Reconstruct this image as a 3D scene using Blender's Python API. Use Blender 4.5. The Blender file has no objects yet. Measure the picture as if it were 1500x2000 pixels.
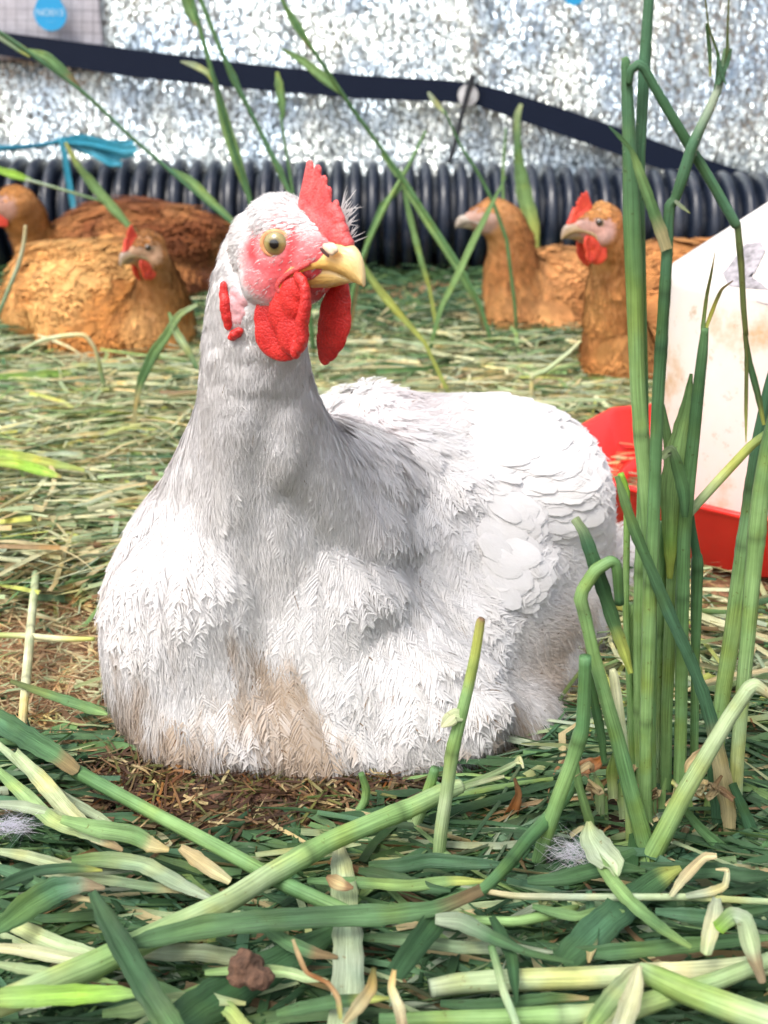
import bpy, math, random
import numpy as np
from mathutils import Vector, Matrix

random.seed(7)
RNG = np.random.default_rng(11)
SC = bpy.context.scene
COL = SC.collection

# ------------------------------------------------------------------ camera
CAM_H, PITCH, F = 0.40, math.radians(20.0), 2200.0      # metres, tilt down, focal length in photo pixels (2000 tall)
cam_d = bpy.data.cameras.new('camera')
cam_d.sensor_fit = 'VERTICAL'; cam_d.sensor_height = 36.0; cam_d.lens = 36.0 * F / 2000.0
cam_d.clip_start = 0.02; cam_d.clip_end = 200.0
cam_d.dof.use_dof = True; cam_d.dof.focus_distance = 0.68; cam_d.dof.aperture_fstop = 10.5
cam = bpy.data.objects.new('camera', cam_d); COL.objects.link(cam)
cam.location = (0, 0, CAM_H); cam.rotation_euler = (math.radians(90) - PITCH, 0, 0)
SC.camera = cam

# ------------------------------------------------------------------ sky, sun, exposure
SUN_TO = Vector((-0.34, -0.44, 0.83)).normalized()        # direction towards the sun
sun_el = math.asin(SUN_TO.z); sun_az = math.atan2(SUN_TO.x, SUN_TO.y)
w = bpy.data.worlds.new('World'); SC.world = w; w.use_nodes = True
nt = w.node_tree; bg = nt.nodes['Background']
sky = nt.nodes.new('ShaderNodeTexSky'); sky.sky_type = 'NISHITA'; sky.sun_disc = False
sky.sun_elevation = sun_el; sky.sun_rotation = sun_az; sky.air_density = 1.0; sky.dust_density = 5.0
hs = nt.nodes.new('ShaderNodeHueSaturation'); hs.inputs['Saturation'].default_value = 0.5; nt.links.new(sky.outputs[0], hs.inputs['Color']); nt.links.new(hs.outputs[0], bg.inputs[0]); bg.inputs[1].default_value = 0.15
sl = bpy.data.lights.new('sun', 'SUN'); sl.energy = 1.1; sl.angle = math.radians(18.0); sl.color = (1.0, 0.955, 0.88)
so = bpy.data.objects.new('sun', sl); COL.objects.link(so)
so.rotation_euler = SUN_TO.to_track_quat('Z', 'Y').to_euler(); so.location = (-2, 1, 4)
SC.view_settings.view_transform = 'Standard'; SC.view_settings.look = 'None'
SC.view_settings.gamma = 1.0; SC.view_settings.use_curve_mapping = False
SC.view_settings.exposure = 0.90
SC.cycles.use_denoising = True
SC.cycles.max_bounces = 8; SC.cycles.diffuse_bounces = 4; SC.cycles.glossy_bounces = 3
SC.cycles.transmission_bounces = 4; SC.cycles.caustics_reflective = False; SC.cycles.caustics_refractive = False

# ------------------------------------------------------------------ measuring helpers: where a thing seen at a photo pixel stands
CP, SP = math.cos(PITCH), math.sin(PITCH)
def ray(px, py):
    x = (px - 750.0) / F; u = (1000.0 - py) / F
    return Vector((x, CP + u * SP, -SP + u * CP))
CAMV = Vector((0, 0, CAM_H))
def P(px, py, Y):
    d = ray(px, py); return CAMV + d * (Y / d.y)
def G(px, py, z=0.0):
    d = ray(px, py); return CAMV + d * ((z - CAM_H) / d.z)
def ppm(p):                                              # photo pixels per metre at a point
    return F / (p.y * CP + (CAM_H - p.z) * SP)

# ------------------------------------------------------------------ object helpers
def link(o, parent=None):
    COL.objects.link(o)
    if parent is not None: o.parent = parent
    return o
def tag(o, label=None, cat=None, group=None, kind=None):
    if label: o['label'] = label
    if cat: o['category'] = cat
    if group: o['group'] = group
    if kind: o['kind'] = kind
    return o
def empty(name, loc=(0, 0, 0)):
    o = bpy.data.objects.new(name, None); o.location = loc; o.empty_display_size = 0.02
    return link(o)
def npmesh(name, V, Fc, mat, col=None, uv=None, smooth=True, parent=None, normals=None):
    """V (n,3), Fc (m,k) faces or a list of faces, col (n,3) linear, uv (n,2)"""
    me = bpy.data.meshes.new(name)
    V = np.asarray(V, dtype=np.float32)
    if parent is not None: V = V - np.array(parent.location, dtype=np.float32)
    if isinstance(Fc, np.ndarray):
        m, k = Fc.shape
        me.vertices.add(len(V)); me.vertices.foreach_set('co', V.ravel())
        me.loops.add(m * k); me.loops.foreach_set('vertex_index', Fc.astype(np.int32).ravel())
        me.polygons.add(m); me.polygons.foreach_set('loop_start', np.arange(0, m * k, k, dtype=np.int32))
        me.update(calc_edges=True)
    else:
        me.from_pydata(V.tolist(), [], Fc)
    if smooth: me.polygons.foreach_set('use_smooth', np.ones(len(me.polygons), dtype=bool))
    if uv is not None:
        li = np.empty(len(me.loops), dtype=np.int32); me.loops.foreach_get('vertex_index', li)
        l = me.uv_layers.new(name='UVMap'); l.data.foreach_set('uv', np.asarray(uv, dtype=np.float32)[li].ravel())
    if col is not None:
        a = me.color_attributes.new('Col', 'FLOAT_COLOR', 'POINT')
        c = np.ones((len(V), 4), dtype=np.float32); c[:, :3] = col
        a.data.foreach_set('color', c.ravel())
    if normals is not None:
        me.normals_split_custom_set_from_vertices(np.asarray(normals, dtype=np.float32).tolist())
    if mat: me.materials.append(mat)
    me.update()
    return link(bpy.data.objects.new(name, me), parent)

# ------------------------------------------------------------------ materials
class NT:
    def __init__(s, name):
        s.m = bpy.data.materials.new(name); s.m.use_nodes = True; s.t = s.m.node_tree
        s.b = s.t.nodes['Principled BSDF']; s.out = s.t.nodes['Material Output']
    def n(s, ty, **kw):
        x = s.t.nodes.new(ty)
        for k, v in kw.items():
            if hasattr(x, k): setattr(x, k, v)
            else: x.inputs[k.replace('_', ' ')].default_value = v
        return x
    def l(s, a, b): s.t.links.new(a, b)
    def ramp(s, fac, stops):
        r = s.n('ShaderNodeValToRGB'); e = r.color_ramp.elements
        while len(e) < len(stops): e.new(0.5)
        for i, (p, c) in enumerate(stops): e[i].position = p; e[i].color = (*c, 1)
        s.l(fac, r.inputs[0]); return r.outputs[0]
    def mul(s, a, b, mode='MULTIPLY', fac=1.0):
        x = s.n('ShaderNodeMix', data_type='RGBA', blend_type=mode); x.inputs[0].default_value = fac
        s.l(a, x.inputs[6]); s.l(b, x.inputs[7]); return x.outputs[2]
    def bump(s, h, strength, dist):
        x = s.n('ShaderNodeBump'); x.inputs['Strength'].default_value = strength; x.inputs['Distance'].default_value = dist
        s.l(h, x.inputs['Height']); s.l(x.outputs[0], s.b.inputs['Normal']); return x.outputs[0]
    def noise(s, scale, detail=4, vec=None, rough=0.55):
        x = s.n('ShaderNodeTexNoise'); x.inputs['Scale'].default_value = scale; x.inputs['Detail'].default_value = detail
        x.inputs['Roughness'].default_value = rough
        if vec is not None: s.l(vec, x.inputs['Vector'])
        return x.outputs[0]
    def mapped(s, src, scale):
        t = s.n('ShaderNodeTexCoord'); m = s.n('ShaderNodeMapping'); m.inputs['Scale'].default_value = scale
        s.l(t.outputs[src], m.inputs[0]); return m.outputs[0]
    def rough(s, v): s.b.inputs['Roughness'].default_value = v

def leafy(name, rough=0.5, transl=0.25, streak=0.35, spec=0.4, vs=(26, 1.2, 1), lo=(0.8, 0.8, 0.72), hi=(1.15, 1.12, 1.1), spots=False):
    t = NT(name); a = t.n('ShaderNodeAttribute', attribute_name='Col')
    v = t.mapped('UV', vs); n1 = t.noise(3.0, 3, v)
    n2 = t.noise(55.0, 3, t.mapped('Object', (1, 1, 1)))
    c = t.ramp(n1, [(0.25, (1 - streak,) * 3), (0.75, (1 + streak * 0.6,) * 3)])
    c2 = t.ramp(n2, [(0.3, lo), (0.7, hi)])
    cc = t.mul(t.mul(a.outputs[0], c), c2)
    if spots:
        n3 = t.noise(240.0, 4, t.mapped('Object', (1, 1, 1)), .7); n4 = t.noise(28.0, 2, t.mapped('Object', (1, 1, 1)))
        cc = t.mul(t.mul(cc, t.ramp(n3, [(0.27, (.62, .42, .30)), (0.36, (1, 1, 1))])), t.ramp(n4, [(0.30, (1.25, 1.05, .75)), (0.48, (1, 1, 1)), (.62, (1, 1, 1)), (.75, (.82, .92, .95))]))
    t.l(cc, t.b.inputs['Base Color']); t.rough(rough); t.b.inputs['Specular IOR Level'].default_value = spec
    nb = t.bump(n1, 0.6, 0.0009)
    if transl > 0:
        tr = t.n('ShaderNodeBsdfTranslucent'); t.l(cc, tr.inputs[0]); mx = t.n('ShaderNodeMixShader'); mx.inputs[0].default_value = transl
        t.l(t.b.outputs[0], mx.inputs[1]); t.l(tr.outputs[0], mx.inputs[2]); t.l(mx.outputs[0], t.out.inputs[0])
    return t.m
def plain(name, col, rough=0.6, nscale=30, var=0.15, bump=0.2, bdist=0.001, metallic=0.0, spec=0.5, sss=0.0, ssr=(1, 0.3, 0.2), coat=0.0, sscale=0.003):
    t = NT(name); n = t.noise(nscale, 5, t.mapped('Object', (1, 1, 1)))
    c = t.ramp(n, [(0.3, tuple(x * (1 - var) for x in col)), (0.7, tuple(min(1, x * (1 + var)) for x in col))])
    t.l(c, t.b.inputs['Base Color']); t.rough(rough); t.b.inputs['Metallic'].default_value = metallic
    t.b.inputs['Specular IOR Level'].default_value = spec
    if sss: t.b.inputs['Subsurface Weight'].default_value = sss; t.b.inputs['Subsurface Radius'].default_value = ssr; t.b.inputs['Subsurface Scale'].default_value = sscale
    if coat: t.b.inputs['Coat Weight'].default_value = coat
    if bump: t.bump(n, bump, bdist)
    return t.m

M_GRASS = leafy('grass_blade', 0.5, 0.22, 0.45, vs=(7, 0.7, 1), spots=True)
M_STEM = leafy('grass_stem', 0.5, 0.10, 0.42, 0.3, (5, 0.35, 1), (0.82, 0.84, 0.72), (1.2, 1.18, 1.2), spots=True)
M_FEATHER = leafy('feather', 0.8, 0.36, 0.03, 0.1, (9, 1.5, 1), (0.97, 0.96, 0.95), (1.02, 1.02, 1.03))
M_BROWNF = leafy('brown_feather', 0.7, 0.12, 0.22, 0.2, (9, 1.5, 1))
def flesh(name, col, dark, rough=0.42, cell=900, sss=0.35):
    t = NT(name); v = t.n('ShaderNodeTexVoronoi'); v.inputs['Scale'].default_value = cell
    t.l(t.mapped('Object', (1, 1, 1)), v.inputs['Vector'])
    n = t.noise(120, 4, t.mapped('Object', (1, 1, 1)))
    c = t.mul(t.ramp(n, [(0.3, dark), (0.65, col)]), t.ramp(v.outputs['Distance'], [(0.0, (1.12, 1.1, 1.1)), (0.8, (0.8, 0.7, 0.7))]))
    t.l(c, t.b.inputs['Base Color']); t.rough(rough); t.bump(v.outputs['Distance'], 0.45, -0.0008)
    t.b.inputs['Subsurface Weight'].default_value = sss; t.b.inputs['Subsurface Radius'].default_value = (1, .25, .15); t.b.inputs['Subsurface Scale'].default_value = 0.004
    return t.m
M_COMB = flesh('comb_skin', (0.82, 0.17, 0.16), (0.64, 0.075, 0.08), 0.5)
M_WATTLE = flesh('wattle_skin', (0.76, 0.050, 0.042), (0.54, 0.022, 0.022))
M_BCOMB = flesh('small_comb_skin', (0.75, 0.09, 0.04), (0.6, 0.05, 0.03))
def skin(name, rough=0.6):
    t = NT(name); a = t.n('ShaderNodeAttribute', attribute_name='Col'); n = t.noise(420, 4, t.mapped('Object', (1, 1, 1)))
    t.l(t.mul(a.outputs[0], t.ramp(n, [(0.35, (0.82,) * 3), (0.65, (1.1,) * 3)])), t.b.inputs['Base Color']); t.rough(rough)
    t.b.inputs['Subsurface Weight'].default_value = 0.15; t.b.inputs['Subsurface Radius'].default_value = (1, .5, .4); t.b.inputs['Subsurface Scale'].default_value = 0.004
    t.bump(n, 0.5, 0.0012); return t.m
M_SKIN = skin('bird_skin')
M_BEAK = leafy('beak_horn', 0.28, 0.0, 0.10, 0.5, (6, 3, 1))
M_LID = plain('eyelid_skin', (0.74, 0.33, 0.15), 0.5, 300, 0.2, 0.3, sss=0.2)
def eye_mat():
    t = NT('eye'); tc = t.n('ShaderNodeTexCoord'); ln = t.n('ShaderNodeVectorMath', operation='LENGTH')
    sp = t.n('ShaderNodeSeparateXYZ'); cb = t.n('ShaderNodeCombineXYZ'); t.l(tc.outputs['Object'], sp.inputs[0]); t.l(sp.outputs[0], cb.inputs[0]); t.l(sp.outputs[1], cb.inputs[1])
    t.l(cb.outputs[0], ln.inputs[0])
    n = t.noise(6, 4, t.mapped('Object', (3, 3, 0.2)))
    c = t.ramp(ln.outputs['Value'], [(0.0, (0.004, 0.004, 0.004)), (0.30, (0.006, 0.005, 0.004)), (0.34, (0.16, 0.12, 0.04)), (0.55, (0.36, 0.29, 0.10)), (0.80, (0.28, 0.24, 0.10)), (0.86, (0.03, 0.02, 0.012))])
    t.l(t.mul(c, t.ramp(n, [(0.3, (0.75,) * 3), (0.7, (1.2,) * 3)])), t.b.inputs['Base Color']); t.rough(0.08); t.b.inputs['Coat Weight'].default_value = 1.0; t.b.inputs['Coat Roughness'].default_value = 0.03
    return t.m
M_EYE = eye_mat()
M_DEYE = plain('dark_eye', (0.035, 0.018, 0.008), 0.1, 100, 0.2, 0, coat=1.0)
M_BEAKP = plain('cere_horn', (0.80, 0.60, 0.42), 0.4, 200, 0.08, 0.2)
M_DARK = plain('dark_slit', (0.05, 0.015, 0.012), 0.8, 200, 0.1, 0)

# ------------------------------------------------------------------ ribbons and tubes
def unit(v): return v / np.maximum(np.linalg.norm(v, axis=-1, keepdims=True), 1e-9)
def spline(pts, n_per=5, ten=0.6):
    p = np.array(pts, dtype=float); k = len(p)
    if k < 3: 
        t = np.linspace(0, 1, n_per * 2)[:, None]; return p[0] * (1 - t) + p[-1] * t
    q = np.vstack([2 * p[0] - p[1], p, 2 * p[-1] - p[-2]]); out = []
    for i in range(k - 1):
        a, b, c, d = q[i], q[i + 1], q[i + 2], q[i + 3]
        for t in np.linspace(0, 1, n_per, endpoint=False):
            m0, m1 = ten * .5 * (c - a), ten * .5 * (d - b); out.append((2 * t ** 3 - 3 * t * t + 1) * b + (t ** 3 - 2 * t * t + t) * m0 + (3 * t * t - 2 * t ** 3) * c + (t ** 3 - t * t) * m1)
    out.append(p[-1]); return np.array(out)
def tube(pts, cols, sides=10, closed=True):
    """pts (n,4): x y z radius, cols (n,3) -> V, F, C, UV"""
    pts = np.asarray(pts); n = len(pts); c = pts[:, :3]; r = pts[:, 3]
    t = unit(np.gradient(c, axis=0)); up = np.array([0, 0, 1.0]) if abs(t[:, 2]).mean() < 0.8 else np.array([0, 1.0, 0])
    b = unit(np.cross(t, up)); nn = np.cross(b, t)
    a = np.linspace(0, 2 * math.pi, sides, endpoint=False)
    V = (c[:, None] + r[:, None, None] * (1 + .045 * (np.arange(sides) % 2))[None, :, None] * (np.cos(a)[None, :, None] * b[:, None] + np.sin(a)[None, :, None] * nn[:, None])).reshape(-1, 3)
    F_ = []
    for i in range(n - 1):
        for j in range(sides):
            k = (j + 1) % sides; F_.append((i * sides + j, i * sides + k, (i + 1) * sides + k, (i + 1) * sides + j))
    if closed:
        F_.append(tuple(range(sides))[::-1]); F_.append(tuple((n - 1) * sides + j for j in range(sides)))
    L = np.concatenate([[0], np.cumsum(np.linalg.norm(np.diff(c, axis=0), axis=1))])
    UV = np.stack([np.tile(np.abs(a / math.pi - 1), n), np.repeat(L * 20, sides)], 1)
    return V, F_, np.repeat(cols, sides, axis=0), UV
def ribbon(pts, cols, face=None, fold=0.25, twist=0.0):
    """pts (n,4) with half width; folded leaf, five across"""
    pts = np.asarray(pts); n = len(pts); c = pts[:, :3]; r = pts[:, 3]
    t = unit(np.gradient(c, axis=0)); f = unit((np.array(CAMV) - c) if face is None else np.tile(np.array(face, float), (n, 1)))
    b = unit(np.cross(t, f)); nn = np.cross(b, t)
    ang = np.linspace(0, twist, n)[:, None]; b2 = b * np.cos(ang) + nn * np.sin(ang); n2 = -b * np.sin(ang) + nn * np.cos(ang)
    vs = np.array([-1, -0.5, 0, 0.5, 1.0]); hs = np.array([1, .35, 0, .35, 1.0]) * fold
    top = (c[:, None] + r[:, None, None] * (vs[None, :, None] * b2[:, None] + hs[None, :, None] * n2[:, None]))
    bot = top - n2[:, None] * 0.00035
    V = np.concatenate([top.reshape(-1, 3), bot.reshape(-1, 3)]); F_ = []; o = n * 5
    for i in range(n - 1):
        for j in range(4):
            q = (i * 5 + j, i * 5 + j + 1, (i + 1) * 5 + j + 1, (i + 1) * 5 + j); F_.append(q); F_.append(tuple(o + x for x in q[::-1]))
        for j, s in ((0, 1), (4, -1)):
            q = (i * 5 + j, (i + 1) * 5 + j, o + (i + 1) * 5 + j, o + i * 5 + j); F_.append(q[::s])
    L = np.concatenate([[0], np.cumsum(np.linalg.norm(np.diff(c, axis=0), axis=1))])
    UV = np.stack([np.tile((vs + 1) / 2, n), np.repeat(L * 20, 5)], 1)
    cc = np.repeat(cols, 5, axis=0) * np.tile(np.array([.92, .98, 1.28, .98, .92]), n)[:, None]; return V, F_, np.tile(cc, (2, 1)), np.tile(UV, (2, 1))
PAL = {'deep': (0.055, 0.135, 0.058), 'dark': (0.034, 0.090, 0.036), 'blue': (0.080, 0.190, 0.105), 'mid': (0.115, 0.240, 0.095), 'light': (0.24, 0.40, 0.15),
       'pale': (0.42, 0.53, 0.30), 'cream': (0.66, 0.67, 0.43), 'yellow': (0.48, 0.53, 0.13), 'lime': (0.27, 0.50, 0.06), 'straw': (0.60, 0.50, 0.28),
       'brown': (0.25, 0.15, 0.08), 'grey': (0.37, 0.45, 0.33), 'olive': (0.14, 0.16, 0.05), 'rust': (0.32, 0.13, 0.04), 'soil': (0.085, 0.045, 0.03), 'tan': (0.58, 0.38, 0.22)}
def colpath(names, n):
    if isinstance(names, str): names = [names]
    c = np.array([PAL[x] for x in names]); t = np.linspace(0, len(c) - 1, n); i = np.clip(t.astype(int), 0, max(0, len(c) - 2)); f = (t - i)[:, None]
    if len(c) == 1: return np.repeat(c, n, 0)
    return c[i] * (1 - f) + c[i + 1] * f
def pathpts(pts, Y=None, z=None, smooth=True, n_per=5, ten=.6):
    """pts: (px, py, width px[, Y]); Y: depth plane, or z: height above the ground (then the point lies where the ground is seen)"""
    out = []
    for q in pts:
        px, py, wd = q[:3]
        if z is not None: p = G(px, py, z)
        else: p = P(px, py, q[3] if len(q) > 3 else Y)
        out.append((p.x, p.y, p.z, 0.5 * wd / ppm(p)))
    return spline(out, n_per, ten) if smooth else np.array(out)
def add_nodes(pp, at, cols, k=1.08):
    """swollen growth rings with a darker line"""
    L = np.concatenate([[0], np.cumsum(np.linalg.norm(np.diff(pp[:, :3], axis=0), axis=1))]); L /= L[-1]; tot = np.linalg.norm(pp[-1, :3] - pp[0, :3])
    for a in at:
        e = 0.004 / max(tot, 0.02); new = [a - 2 * e, a - e, a, a + e, a + 2 * e]; kk = [1, k, k * 0.97, k, 1]; dk = [1, .92, .6, .95, 1]
        keep = (L < a - 2.1 * e) | (L > a + 2.1 * e)
        ins = np.array([[np.interp(x, L, pp[:, i]) for i in range(4)] for x in new]); ins[:, 3] *= kk
        ci = np.array([[np.interp(x, L, cols[:, i]) for i in range(3)] for x in new]) * np.array(dk)[:, None]
        LL = np.concatenate([L[keep], new]); o = np.argsort(LL); pp = np.concatenate([pp[keep], ins])[o]; cols = np.concatenate([cols[keep], ci])[o]; L = LL[o]
    return pp, cols
def make_stem(name, pp, cols, nodes=(), parent=None, sides=10):
    c = colpath(cols, len(pp))
    if nodes: pp, c = add_nodes(pp, nodes, c)
    V, F_, C, UV = tube(pp, c, sides); return npmesh(name, V, F_, M_STEM, C, UV, parent=parent)
def make_leaf(name, pp, cols, parent=None, face=None, fold=0.25, twist=0.0):
    pp = np.array(pp); pp[:, 3] *= 1 + np.array([random.uniform(-.09, .09) for _ in pp]); cl = colpath(cols, len(pp)) * random.uniform(.9, 1.1)
    if random.random() < .45:
        k = np.clip((np.linspace(0, 1, len(pp)) - random.uniform(.62, .85)) / .15, 0, .75)[:, None]; cl = cl * (1 - k) + np.array(PAL[random.choice(['straw', 'brown', 'yellow'])]) * k
    V, F_, C, UV = ribbon(pp, cl, face, fold, twist); return npmesh(name, V, F_, M_GRASS, C, UV, parent=parent)

# ------------------------------------------------------------------ soft noise for numpy arrays
def wob(p, scale, seed=0, oct=3):
    r = np.random.default_rng(seed); out = np.zeros(len(p)); amp = 1; tot = 0
    for o in range(oct):
        for k in range(5):
            d = r.normal(size=3); d /= np.linalg.norm(d); out += amp * np.sin(p @ d * scale * (2 ** o) * r.uniform(.7, 1.3) + r.uniform(0, 6.28))
        tot += amp * 2.2; amp *= 0.6
    return out / tot
def sstep(x, a, b):
    t = np.clip((x - a) / (b - a), 0, 1); return t * t * (3 - 2 * t)

# ================================================================== THE SETTING
def gh(x, y):
    p = np.stack([np.asarray(x, float), np.asarray(y, float), np.zeros_like(np.asarray(x, float))], -1).reshape(-1, 3)
    return (0.006 * wob(p, 18, 3) - 0.004).reshape(np.shape(x))
def build_ground():
    gx = np.concatenate([[-40, -12, -4], np.linspace(-1.6, 1.6, 270), [4, 12, 40]]); gy = np.concatenate([[-40, -10, -2, 0], np.linspace(0.3, 3.4, 270), [5, 12, 40]])
    X, Y = np.meshgrid(gx, gy); p = np.stack([X.ravel(), Y.ravel(), 0 * X.ravel()], 1)
    near = (np.abs(X) < 1.5) & (Y > 0.3) & (Y < 3.3)
    Z = gh(X, Y) + near * (0.0022 * wob(p * [1, 2.5, 1], 260, 9, 3) + 0.0012 * wob(p * [1, 2.2, 1], 900, 19, 2)).reshape(X.shape)
    n, m = len(gx), len(gy); V = np.stack([X, Y, Z], -1).reshape(-1, 3); i = np.arange(m - 1)[:, None] * n + np.arange(n - 1)[None]
    Fc = np.stack([i, i + 1, i + n + 1, i + n], -1).reshape(-1, 4)
    t = NT('dry_soil'); v = t.mapped('Object', (1, 2.6, 1)); n1 = t.noise(45, 8, v, 0.7); n2 = t.noise(5, 3, t.mapped('Object', (1, 1, 1)))
    n3 = t.noise(320, 5, v, 0.7)
    c = t.mul(t.ramp(n1, [(0.3, (0.10, 0.055, 0.03)), (0.5, (0.30, 0.17, 0.10)), (0.68, (0.52, 0.34, 0.20))]), t.ramp(n2, [(0.35, (0.7, 0.72, 0.7)), (0.65, (1.1, 1.05, 1.0))]))
    c = t.mul(c, t.ramp(n3, [(0.3, (0.55,) * 3), (0.65, (1.25,) * 3)])); # foreground shade painted as darker soil colour, sunlit tan brightened beyond it
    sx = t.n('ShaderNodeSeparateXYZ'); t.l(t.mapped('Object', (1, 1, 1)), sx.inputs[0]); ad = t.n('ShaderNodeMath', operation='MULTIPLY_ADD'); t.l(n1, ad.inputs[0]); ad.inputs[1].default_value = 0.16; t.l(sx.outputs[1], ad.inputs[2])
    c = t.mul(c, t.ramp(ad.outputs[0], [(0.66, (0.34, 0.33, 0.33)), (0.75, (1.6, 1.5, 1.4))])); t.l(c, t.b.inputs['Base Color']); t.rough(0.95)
    t.bump(n3, 0.9, 0.004)
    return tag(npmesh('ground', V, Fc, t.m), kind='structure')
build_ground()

# reflective bubble foil hung as the back wall
WY = 2.95
def build_foil():
    gx = np.linspace(-1.9, 1.9, 260); gz = np.linspace(0.0, 1.15, 90); X, Z = np.meshgrid(gx, gz); p = np.stack([X.ravel(), 0 * X.ravel(), Z.ravel()], 1)
    Yv = WY + 0.006 * wob(p * [1, 1, .25], 14, 2, 3).reshape(X.shape) + 0.0015 * wob(p * [1, 1, .12], 90, 5, 2).reshape(X.shape)
    n, m = len(gx), len(gz); V = np.stack([X, Yv, Z], -1).reshape(-1, 3); i = np.arange(m - 1)[:, None] * n + np.arange(n - 1)[None]
    Fc = np.stack([i, i + 1, i + n + 1, i + n], -1).reshape(-1, 4)
    t = NT('bubble_foil'); t.b.inputs['Metallic'].default_value = 0.9; t.rough(0.36)
    v = t.mapped('Object', (1, 1, .8)); vo = t.n('ShaderNodeTexVoronoi'); vo.inputs['Scale'].default_value = 210; t.l(v, vo.inputs['Vector'])
    st = t.noise(1.0, 4, t.mapped('Object', (150, 1, 14)), 0.6); fl = t.noise(7, 3, v); wx = t.n('ShaderNodeTexNoise'); wx.inputs['Scale'].default_value = 1.0; wx.inputs['Detail'].default_value = 3; t.l(t.mapped('Object', (190, 1, 22)), wx.inputs['Vector'])
    def vm(op, a, b): 
        x = t.n('ShaderNodeVectorMath', operation=op); t.l(a, x.inputs[0])
        if isinstance(b, tuple): x.inputs[1].default_value = b
        else: t.l(b, x.inputs[1])
        return x.outputs[0]
    geo = t.n('ShaderNodeNewGeometry'); tilt = vm('MULTIPLY', vm('SUBTRACT', vo.outputs['Color'], (0.5, 0.5, 0.38)), (0.5, 0.0, 0.9)); tilt2 = vm('MULTIPLY', vm('SUBTRACT', wx.outputs['Color'], (0.5, 0.5, 0.44)), (1.6, 0.0, 0.55))
    t.l(vm('NORMALIZE', vm('ADD', vm('ADD', geo.outputs['Normal'], tilt), tilt2), (0, 0, 0)), t.b.inputs['Normal'])
    c = t.mul(t.ramp(st, [(0.34, (0.26, 0.30, 0.30)), (0.62, (0.66, 0.70, 0.68))]), t.ramp(fl, [(0.35, (0.74, 0.84, 1.0)), (0.6, (1, 1, 0.98))])); t.l(c, t.b.inputs['Base Color'])
    o = npmesh('foil_sheet', V, Fc, t.m)
    sm = o.modifiers.new('thickness', 'SOLIDIFY'); sm.thickness = 0.004; sm.offset = 1.0
    return tag(o, 'silver bubble foil sheet hanging as the back wall behind the hens', 'foil sheet')
build_foil()
# matt pale cloth panel with wire grid, upper left
M_CLOTH = plain('pale_cloth', (0.50, 0.49, 0.54), 0.8, 60, 0.08, 0.3, 0.002)
def boxmesh(name, c0, c1, mat, parent=None, bev=0.0):
    x0, y0, z0 = c0; x1, y1, z1 = c1
    V = [(x0, y0, z0), (x1, y0, z0), (x1, y1, z0), (x0, y1, z0), (x0, y0, z1), (x1, y0, z1), (x1, y1, z1), (x0, y1, z1)]
    o = npmesh(name, V, [(0, 3, 2, 1), (4, 5, 6, 7), (0, 1, 5, 4), (1, 2, 6, 5), (2, 3, 7, 6), (3, 0, 4, 7)], mat, smooth=False, parent=parent)
    if bev: b = o.modifiers.new('edge', 'BEVEL'); b.width = bev; b.segments = 2
    return o
c0 = P(-160, 118, WY - 0.03); c1 = P(188, -60, WY - 0.03)
gxs = np.linspace(c0.x, c1.x, 60); gzs = np.linspace(c0.z, c1.z, 30); X, Z = np.meshgrid(gxs, gzs)
Yv = WY - 0.022 + 0.003 * wob(np.stack([X.ravel(), 0 * X.ravel(), Z.ravel()], 1), 40, 8).reshape(X.shape)
i = np.arange(29)[:, None] * 60 + np.arange(59)[None]
o = npmesh('cloth_panel', np.stack([X, Yv, Z], -1).reshape(-1, 3), np.stack([i, i + 1, i + 61, i + 60], -1).reshape(-1, 4), M_CLOTH)
sm = o.modifiers.new('thickness', 'SOLIDIFY'); sm.thickness = 0.003
tag(o, 'pale lilac cloth panel behind the wire grid in the upper left corner', 'cloth panel')
M_WIRE = plain('grid_wire', (0.22, 0.22, 0.25), 0.45, 50, 0.1, 0, metallic=0.6)
wm = tag(empty('wire_mesh', ((c0.x + c1.x) / 2, WY - 0.05, c0.z)), 'thin grey wire mesh in front of the pale cloth panel, upper left', 'wire mesh')
def wire(a, b, r=0.0008, mat=None, parent=None, name='wire', sides=6):
    pp = np.array([[*a, r], [*b, r]]); V, F_, C, UV = tube(pp, np.ones((2, 3)) * 0.5, sides); return npmesh(name, V, F_, mat or M_WIRE, C, UV, parent=parent)
k = -120
while k < 215:
    wire(P(k, 150, WY - 0.05), P(k + 2, -70, WY - 0.05), parent=wm); k += 21.5
for k in range(-50, 100, 22): wire(P(-150, k - 4, WY - 0.052), P(225, k + 6, WY - 0.052), parent=wm)
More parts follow.
